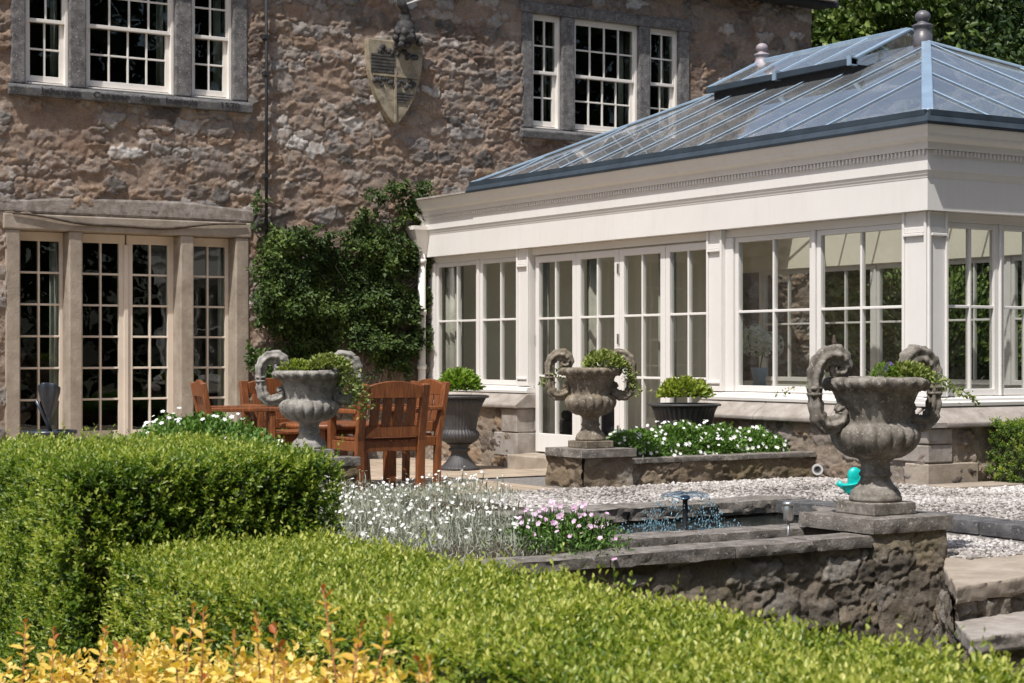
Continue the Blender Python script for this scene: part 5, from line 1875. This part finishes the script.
# ================================================================== HEDGES AND PLANTS
def hedge(name, label, box, dens, mat, faces, L, young=0.5, seed=0, sprig=0.045):
    """clipped hedge: sprigs of paired leaves over the faces of an uneven box"""
    x0, x1, y0, y1, z0, z1 = box
    t = empty(name, label, "hedge", ((x0+x1)/2, (y0+y1)/2, z0))
    mb = MB()
    e = 0.055
    mb.box(x0+e, x1-e, y0+e, y1-e, z0, z1-e)
    put(mb.build("inner_branches", M['twig'], None), t)
    P, Nn = [], []
    spec = {'top': ((x1-x0)*(y1-y0), (0, 0, 1)), '-x': ((y1-y0)*(z1-z0), (-1, 0, 0)), '+x': ((y1-y0)*(z1-z0), (1, 0, 0)),
            '-y': ((x1-x0)*(z1-z0), (0, -1, 0)), '+y': ((x1-x0)*(z1-z0), (0, 1, 0))}
    for f, dm in faces.items():
        ar, nv = spec[f]
        n = int(ar*dens*dm)
        u, v = RNG.random(n), RNG.random(n)
        X, Y, Z = x0+(x1-x0)*u, y0+(y1-y0)*u, z0+(z1-z0)*v
        if f == 'top':
            p = np.stack([X, y0+(y1-y0)*v, np.full(n, z1)], 1)
        elif f[1] == 'x':
            p = np.stack([np.full(n, x0 if f[0] == '-' else x1), Y, Z], 1)
        else:
            p = np.stack([X, np.full(n, y0 if f[0] == '-' else y1), Z], 1)
        P.append(p)
        Nn.append(np.tile(np.array(nv, float), (n, 1)))
    P, Nn = np.concatenate(P), np.concatenate(Nn)
    # rounded edges and an uneven clipped surface
    cx = np.array([(x0+x1)/2, (y0+y1)/2, z1-0.5])
    rr = 0.045
    lo = np.array([x0+rr, y0+rr, -9])
    hi = np.array([x1-rr, y1-rr, z1-rr])
    q = np.clip(P, lo, hi)
    dv = P-q
    ln = np.linalg.norm(dv, axis=1, keepdims=True)
    Nc = unit(np.where(ln > 1e-6, dv/np.maximum(ln, 1e-6), Nn))
    P = q+Nc*rr
    Nn = unit(Nc+0.3*Nn)
    lump = fbm(P[:, 0]*5+P[:, 2]*4+seed, P[:, 1]*5+P[:, 2]*3, seed+3, 3)-0.5
    P = P+Nn*(lump*0.065)[:, None]-Nn*(RNG.random(len(P))**2*0.05)[:, None]
    n = len(P)
    tall_ = (RNG.random(n) < 0.04) & (Nn[:, 2] > 0.6)
    ax = unit(Nn*0.6+np.array([0, 0, 0.85])+0.45*rnd_dirs(n))
    k = 8
    tt = np.linspace(0, 1, k)
    sl = sprig*RNG.uniform(0.6, 1.3, n)*np.where(tall_, 1.8, 1.0)
    ref = unit(np.cross(ax, rnd_dirs(n)))
    ref2 = np.cross(ax, ref)
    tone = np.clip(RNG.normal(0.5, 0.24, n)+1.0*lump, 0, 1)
    Pb, D, Ls, rn, Fc = [], [], [], [], []
    for i, t_ in enumerate(tt):
        an = (i//2)*1.57+(i % 2)*math.pi+RNG.uniform(-0.3, 0.3, n)
        side = ref*np.cos(an)[:, None]+ref2*np.sin(an)[:, None]
        up = 0.25+0.9*t_
        Pb.append(P+ax*(sl*t_)[:, None])
        d = unit(side*(1.15-0.5*t_)+ax*up)
        D.append(d)
        Ls.append(RNG.uniform(*L, n)*(1.05-0.35*t_))
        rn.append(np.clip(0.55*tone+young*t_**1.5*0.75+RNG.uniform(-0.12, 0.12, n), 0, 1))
        Fc.append(ax*0.8+side*0.2)
    Pb, D, Ls, rn, Fc = map(np.concatenate, (Pb, D, Ls, rn, Fc))
    lf = leaves("foliage", Pb, D, Ls, Ls*RNG.uniform(0.42, 0.56, len(Ls)), rn, mat, None, 0.18, face=Fc)
    put(lf, t)
    return t, P, Nn
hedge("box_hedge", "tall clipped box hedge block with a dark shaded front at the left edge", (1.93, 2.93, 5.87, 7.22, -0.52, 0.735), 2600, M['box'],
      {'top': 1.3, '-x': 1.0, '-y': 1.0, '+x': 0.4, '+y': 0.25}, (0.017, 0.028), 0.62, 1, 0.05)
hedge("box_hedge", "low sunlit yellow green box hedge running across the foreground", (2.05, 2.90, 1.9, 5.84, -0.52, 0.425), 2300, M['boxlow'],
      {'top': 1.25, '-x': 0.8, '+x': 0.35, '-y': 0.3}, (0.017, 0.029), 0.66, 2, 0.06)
hedge("box_hedge", "small clipped box hedge against the conservatory end wall", (11.80, 12.9, 10.50, 11.0, 0.03, 0.53), 900, M['box'],
      {'top': 1.0, '-x': 1.0, '-y': 1.2}, (0.02, 0.032), 0.55, 3)

# golden shrub in the foreground: leafy shoots with red tips
gs = empty("golden_shrub", "golden yellow shrub with reddish shoot tips in front of the low hedge", "shrub", (1.55, 3.8, -0.52))
Pb, D, Ls, rn = [], [], [], []
stems = MB()
def shoot(x, y, zt, ln, tip):
    lean = RNG.normal(size=2)*0.05
    base = np.array([x, y, zt-ln])
    top = np.array([x+lean[0], y+lean[1], zt])
    m = int(ln/0.011)
    for i in range(m):
        t = i/m
        p = base+(top-base)*t
        an = i*2.4+RNG.uniform(-0.4, 0.4)
        s = np.array([math.cos(an), math.sin(an), 0])
        near = max(0, (t-0.72)/0.28)
        Pb.append(p)
        D.append(s*(1-0.55*near)+np.array([0, 0, 0.35+0.9*near])+RNG.normal(size=3)*0.2)
        Ls.append(RNG.uniform(0.028, 0.048)*(1-0.5*near))
        rn.append(np.clip(RNG.normal(0.68, 0.2)-near*tip*0.75, 0, 1))
    if tip > 0.4:
        stems.tube([tuple(base), tuple((base+top)/2), tuple(top)], [0.0026, 0.0024, 0.0012], 5)
for i in range(900):
    y = RNG.uniform(2.95, 4.95)
    x = RNG.uniform(1.25, 2.0)
    d = 0.531*x+0.847*y
    px = 512+1780*(0.847*x-0.531*y)/d
    env = 0.325+0.03*math.sin(y*7)+0.03*math.sin(x*11+y*3)+0.045*(y < 4.3)
    if px < 230:
        env -= 0.05
    shoot(x, y, env+RNG.uniform(-0.10, 0.03), RNG.uniform(0.2, 0.3), RNG.choice([0.05, 0.15, 0.2, 0.5]))
def px_to(px, d):
    X = (px-512)/1780*d
    return 0.8472*X+0.5313*d, -0.5313*X+0.8472*d
for px, py, d in ((20, 620, 4.6), (48, 635, 4.5), (80, 628, 4.6), (177, 604, 4.4), (200, 606, 4.4), (183, 628, 4.2), (265, 618, 4.0), (270, 626, 3.9), (345, 588, 3.75), (352, 612, 3.7), (338, 625, 3.7), (405, 662, 3.5), (425, 655, 3.5), (300, 640, 3.8), (235, 632, 4.1), (120, 640, 4.4), (150, 642, 4.3)):
    x, y = px_to(px, d)
    zt = 1.13-(py-355)*d/1780
    shoot(x, y, zt, 0.32, 1.0)
Pb, D, Ls, rn = np.array(Pb), np.array(D), np.array(Ls), np.array(rn)
put(leaves("foliage", Pb, D, Ls, Ls*0.62, rn, M['gold'], None, 0.12, face=np.tile([0, 0, 1.0], (len(Pb), 1))), gs)
put(stems.build("stems", M['stem']), gs)
mb = MB()
mb.box(0.6, 2.02, 2.2, 6.5, -0.53, -0.48)
tag(mb.build("flower_bed_soil", M['soil']), kind='structure')

# silver cushion with white flowers
sb = empty("silver_flower_bed", "silvery foliage bed covered in small white flowers beside the pool", "flower bed", (4.4, 9.4, 0))
n = 46000
x = RNG.uniform(2.9, 6.7, n)
y = RNG.uniform(7.75, 12.1, n)
ok = ((x < 5.45) | (y > 10.5)) & (y < 12.0-0.25*np.maximum(0, x-5.2)) & (y > 7.75)
ok &= ~((x > 5.35) & (x < 6.2) & (y > 11.7))
x, y = x[ok], y[ok]
h = 0.10+0.17*fbm(x*1.9, y*1.9, 77, 3)
zz = h*RNG.random(len(x))**0.6
P = np.stack([x, y, zz], 1)
D = unit(rnd_dirs(len(x))*0.75+np.array([0, 0, 0.8]))
L = RNG.uniform(0.025, 0.055, len(x))
put(leaves("foliage", P, D, L, L*0.11, RNG.random(len(x)), M['silver'], None, 0.1), sb)
mb = MB()
mb.box(2.8, 5.5, 7.7, 10.05, -0.1, 0.045)
mb.box(2.8, 6.9, 10.46, 12.1, -0.1, 0.03)
put(mb.build("soil", M['soil']), sb)
n = 1900
i = RNG.integers(0, len(x), n)
fxy = P[i]+RNG.normal(size=(n, 3))*np.array([0.03, 0.03, 0])
den = fbm(fxy[:, 0]*1.3, fxy[:, 1]*1.3, 91, 3)
kp = (den > 0.52) | (RNG.random(n) < 0.33)
fxy = fxy[kp]
fz = h[i][kp]+RNG.uniform(0.0, 0.10, len(fxy))
fxy[:, 2] = fz
put(flowers("flowers", fxy, rnd_dirs(len(fxy))*0.6+np.array([-0.25, -0.35, 0.7]), RNG.uniform(0.008, 0.0155, len(fxy)), M['whitepet'], None, 5, 0.25), sb)
Dst = np.tile(np.array([[0.0, 0.0, 1.0]]), (len(fxy), 1))+0.1*rnd_dirs(len(fxy))
put(leaves("flower_stalks", fxy-np.array([0, 0, 0.12]), Dst, np.full(len(fxy), 0.12), np.full(len(fxy), 0.004), RNG.random(len(fxy)), M['silver'], None, 0.3), sb)

# pink flowers on the pool corner
pk = empty("pink_flower_clump", "clump of pale pink flowers over green leaves on the pool coping", "flowers", (5.3, 7.85, 0.1))
n = 2600
P = np.stack([5.27+0.13*np.clip(RNG.normal(size=n), -2, 2), RNG.normal(7.88, 0.15, n), np.zeros(n)], 1)
hh = 0.19*np.exp(-((P[:, 0]-5.3)/0.42)**2-((P[:, 1]-7.9)/0.34)**2)
P[:, 2] = 0.09+hh*RNG.random(n)**0.7
put(leaves("foliage", P, rnd_dirs(n)*0.8+np.array([0, -0.1, 0.6]), RNG.uniform(0.02, 0.04, n), RNG.uniform(0.008, 0.014, n), RNG.random(n), M['geranium'], None, 0.15), pk)
n = 60
fp = np.stack([5.27+0.14*np.clip(RNG.normal(size=n), -1.7, 1.7), RNG.normal(7.86, 0.14, n), np.zeros(n)], 1)
fp[:, 2] = 0.10+0.20*np.exp(-((fp[:, 0]-5.3)/0.42)**2-((fp[:, 1]-7.9)/0.34)**2)+RNG.uniform(-0.04, 0.06, n)
put(flowers("flowers", fp, rnd_dirs(n)*0.45+np.array([-0.4, -0.5, 0.6]), RNG.uniform(0.012, 0.020, n), M['pinkpet'], None, 5, 0.35, 1.05), pk)
put(leaves("flower_stalks", fp-np.array([0, 0, 0.2]), np.tile([[0, 0, 1.0]], (n, 1)), np.full(n, 0.2), np.full(n, 0.005), RNG.random(n), M['geranium'], None, 0.3), pk)

# geranium mounds
def flower_mound(name, label, cat, c, r, nl, nf, L, fr):
    t = empty(name, label, cat, c)
    mound("foliage", (0, 0, 0), r, nl, M['geranium'], t, L, (0.6, 0.8), shell=0.6, zmin=-0.15)
    mb = MB()
    mb.sphere((0, 0, 0), 0.62, 16, r)
    mb.build("inner_stems", M['twig'], t)
    d = rnd_dirs(nf*3)
    d = d[(d[:, 2] > 0.0) & (d[:, 0]*0.45+d[:, 1]*0.75 < 0.45)][:nf]
    fp_ = d*np.array(r)*RNG.uniform(0.98, 1.13, (len(d), 1))
    flowers("flowers", fp_, d*0.6+rnd_dirs(len(d))*0.4+np.array([-0.2, -0.4, 0.3]), RNG.uniform(*fr, len(d)), M['whitepet'], t, 5, 0.2)
    return t
wx, wy = px_to(203, 11.0)
flower_mound("white_flower_shrub", "rounded green bush dotted with white flowers behind the tall hedge", "shrub", (wx, wy, 0.22), (0.60, 0.55, 0.54), 14000, 90, (0.02, 0.036), (0.012, 0.019))
wx, wy = px_to(325, 11.6)
mbx = [(9.42, 0.22), (9.82, 0.28), (10.25, 0.25), (10.68, 0.2)]
bt = empty("white_flower_planting", "green mounded plants with white flowers filling the stone planter", "flowers", (9.9, 12.9, 0.17))
for k, (bx_, hz_) in enumerate(mbx):
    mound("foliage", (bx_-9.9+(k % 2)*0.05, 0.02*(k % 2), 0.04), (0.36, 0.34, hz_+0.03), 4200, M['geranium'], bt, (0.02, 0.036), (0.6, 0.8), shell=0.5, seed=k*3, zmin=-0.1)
    d = rnd_dirs(130)
    d = d[(d[:, 2] > -0.05) & (d[:, 0]*0.4+d[:, 1]*0.75 < 0.4)]
    fp_ = np.array([bx_-9.9, 0, 0.04])+d*np.array([0.37, 0.35, hz_+0.04])*RNG.uniform(0.98, 1.12, (len(d), 1))
    flowers("flowers", fp_, d*0.5+rnd_dirs(len(d))*0.4+np.array([-0.2, -0.4, 0.3]), RNG.uniform(0.013, 0.023, len(d)), M['whitepet'], bt, 5, 0.2)
mb = MB()
mb.sphere((-0.2, 0, 0.0), 0.2, 14, (3.6, 1.4, 0.9))
mb.build("inner_stems", M['twig'], bt)
# little white sprays spilling beside the mid urn
ws = empty("white_spray_plant", "small white flowered spray at the foot of the mid sized urn", "flowers", (9.08, 12.62, 0.24))
d = rnd_dirs(300)
mound("foliage", (0, 0, 0.05), (0.16, 0.16, 0.17), 500, M['geranium'], ws, (0.02, 0.03), (0.5, 0.6))
flowers("flowers", np.array([0, 0, 0.07])+d[:60]*np.array([0.17, 0.17, 0.17]), d[:60]+np.array([0, -0.4, 0.4]), np.full(60, 0.015), M['whitepet'], ws, 5, 0.2)

# climber on the house wall between the French windows and the conservatory
iv = empty("ivy_climber", "dark green leafy climber covering the wall beside the conservatory", "climbing plant", (10.1, HY, 0))
def ivy_top(x):
    return np.interp(x, [8.75, 8.85, 9.0, 9.3, 9.55, 9.8, 10.05, 10.3, 10.55, 10.85, 11.15, 11.4], [2.2, 2.95, 3.02, 2.65, 2.55, 2.62, 2.55, 2.95, 3.2, 3.28, 3.25, 3.15])
n = 64000
x = RNG.uniform(8.72, 11.42, n)
z = RNG.uniform(-0.1, 3.35, n)
cl = fbm(x*2.4, z*2.4, 301, 4)
lowb = np.clip((1.75-z+1.1*(fbm(x*3.2, z*3.2, 355, 3)-0.5))/1.5, 0, 1)
edge = ivy_top(x)-z+1.0*(fbm(x*5, z*5, 305, 3)-0.5)-0.12*RNG.random(n)**4
left = x-8.83+0.2*(fbm(z*5, x*0+3, 306, 2)-0.5)
ok = (edge > 0) & (left > 0) & ((x < 11.16+0.12*RNG.random(n)) | (z < 2.6)) & (x < 11.3) & (cl-0.55*lowb*np.clip((x-9.75)/0.35, 0, 1)*np.clip((11.6-x)/0.5, 0, 1) > 0.31+0.17*RNG.random(n)-0.25*np.exp(-((x-9.85)/0.35)**2-((z-2.0)/0.6)**2))
x, z, cl = x[ok], z[ok], cl[ok]
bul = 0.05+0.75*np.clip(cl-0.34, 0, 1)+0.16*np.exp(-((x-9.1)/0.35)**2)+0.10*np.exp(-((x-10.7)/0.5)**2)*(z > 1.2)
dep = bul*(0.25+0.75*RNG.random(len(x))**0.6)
P = np.stack([x, HY-0.03-dep, z], 1)
D = unit(rnd_dirs(len(x))*0.7+np.array([-0.15, -0.5, -0.05]))
L = RNG.uniform(0.036, 0.075, len(x))
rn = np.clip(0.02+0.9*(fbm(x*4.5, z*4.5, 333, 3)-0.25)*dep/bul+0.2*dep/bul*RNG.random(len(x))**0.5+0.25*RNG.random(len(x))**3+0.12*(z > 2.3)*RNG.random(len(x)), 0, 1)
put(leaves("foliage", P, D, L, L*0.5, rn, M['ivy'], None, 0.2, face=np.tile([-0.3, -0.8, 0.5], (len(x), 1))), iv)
mb = MB()
for k in range(170):
    x0 = RNG.uniform(8.95, 11.3)
    z0 = RNG.uniform(0.0, 0.9)
    pts = [(x0, HY-0.05, z0)]
    for j in range(8):
        x0 += RNG.normal()*0.13
        z0 += RNG.uniform(0.05, 0.30)
        if z0 > ivy_top(x0)-0.15 or not 8.85 < x0 < 11.35:
            break
        pts.append((x0, HY-RNG.uniform(0.03, 0.14), z0))
    if len(pts) > 2:
        r0 = RNG.uniform(0.003, 0.009)
        mb.tube(pts, [r0*(1-0.7*j/len(pts)) for j in range(len(pts))], 5)
put(mb.build("woody_stems", plain_mat("pale_woody_stem", (0.27, 0.225, 0.18), 0.9, var=0.3)), iv)

# ================================================================== TREES
def tree(name, label, loc, h, cr, mat, seed, nclump=70, per=330, L=(0.10, 0.19), base=0.25):
    rg = np.random.default_rng(seed)
    t = empty(name, label, "tree", loc, 0, "trees behind the house and conservatory")
    mb = MB()
    tr = [(0, 0, 0), (0.1, 0.05, h*0.3), (0.0, 0.1, h*0.6), (0.1, 0.0, h*0.92)]
    mb.tube(tr, [0.28, 0.22, 0.14, 0.03], 10)
    P, D, rn = [], [], []
    for k in range(nclump):
        a = rg.uniform(0, 6.283)
        v = rg.uniform(base, 1.0)
        pr = math.sin(math.pi*min(1, (v-base)/(1-base)*0.85+0.12))**0.7
        rad = cr*pr*rg.uniform(0.35, 1.0)
        c = np.array([rad*math.cos(a), rad*math.sin(a), h*v+rg.normal()*0.2])
        if k % 3 == 0:
            s = np.array([0.05, 0.05, max(h*0.15, c[2]-0.55*rad-0.3)])
            mb.tube([tuple(s), tuple((s+c)/2+np.array([0, 0, 0.2])), tuple(c)], [0.075, 0.045, 0.012], 6)
        m = int(per*rg.uniform(0.5, 1.4))
        d = rg.normal(size=(m, 3))
        d /= np.linalg.norm(d, axis=1, keepdims=True)
        r = np.array([1.0, 1.0, 0.55])*cr*rg.uniform(0.2, 0.34)
        q = c+d*r*(rg.random((m, 1))**0.45)
        P.append(q)
        D.append(d*0.5+rg.normal(size=(m, 3))*0.5+np.array([0, 0, -0.25]))
        rn.append(np.clip(rg.normal(0.35+0.4*rg.random(), 0.2, m), 0, 1))
    P, D, rn = np.concatenate(P), np.concatenate(D), np.concatenate(rn)
    ln = rg.uniform(*L, len(P))
    leaves("crown", P, D, ln, ln*0.55, rn, mat, t, 0.2)
    mb.build("trunk", M['bark'], t)
    return t
tree("broadleaf_tree", "lighter green broadleaf tree just past the house corner", (20.9, 22.6, -0.5), 8.8, 2.5, M['tree2'], 401, 80, 330)
def tree_copy(src, loc, rz, sc, label):
    c = dup(src, loc, rz, label)
    c.scale = (sc, sc, sc)
    return c
td = tree("broadleaf_tree", "tree with shade-coloured leaves behind the conservatory's near finial", (25.0, 24.0, -0.5), 9.6, 4.0, M['tree'], 402, 120, 420, (0.10, 0.19), 0.18)
tree_copy(td, (28.5, 22.5, -0.5), 2.0, 1.0, "tree with shade-coloured leaves at the right edge above the glazed roof")
tree_copy(td, (31.0, 31.0, -0.5), 4.0, 1.15, "tall tree with shade-coloured leaves beyond the other trees")
tree_copy(td, (25.5, 30.5, -0.5), 1.0, 1.08, "tree with shade-coloured leaves standing beyond the lighter tree by the house")
tree_copy(td, (33.0, 25.0, -0.5), 5.1, 1.06, "tree with shade-coloured leaves beyond the right edge of the roof")
# shrubs on the far side of the conservatory, seen through its glass
sr = empty("tall_shrub", "tall green shrub outside the far side of the conservatory", "shrub", (17.6, 14.0, 0))
mound("foliage", (0, 0, 1.1), (0.8, 1.3, 1.35), 4200, M['ivy'], sr, (0.06, 0.11), (0.4, 0.5), shell=0.4)
mb = MB()
for k in range(4):
    mb.tube([(0.1*k-0.15, 0.1*k-0.1, 0), (0.2*k-0.3, 0.15*k-0.2, 1.4)], [0.03, 0.015], 6)
mb.build("stems", M['bark'], sr)
sr2 = dup(sr, (17.9, 17.6, 0), 1.0, "tall leafy shrub beyond the far glazing near the house")
sr3 = dup(sr, (18.3, 11.6, 0), 2.0, "tall leafy shrub beyond the conservatory's end windows")

# unseen woodland added behind the photographer to darken reflections in the panes
n = 40000
x = RNG.uniform(-14, 52, n)
y = -13-5*RNG.random(n)+3*fbm(x*0.2, x*0, 501, 2)
top = 15+6*fbm(x*0.25, x*0+2, 502, 3)
z = -0.5+top*RNG.random(n)**0.8
P = np.stack([x, y, z], 1)
L = RNG.uniform(0.35, 0.75, n)
o = leaves("woodland", P, rnd_dirs(n), L, L*0.6, np.clip(RNG.normal(0.45, 0.25, n), 0, 1), M['tree'], None, 0.2)
tag(o, "unseen belt of woodland added behind the camera for dark window reflections", "woodland", kind='stuff')
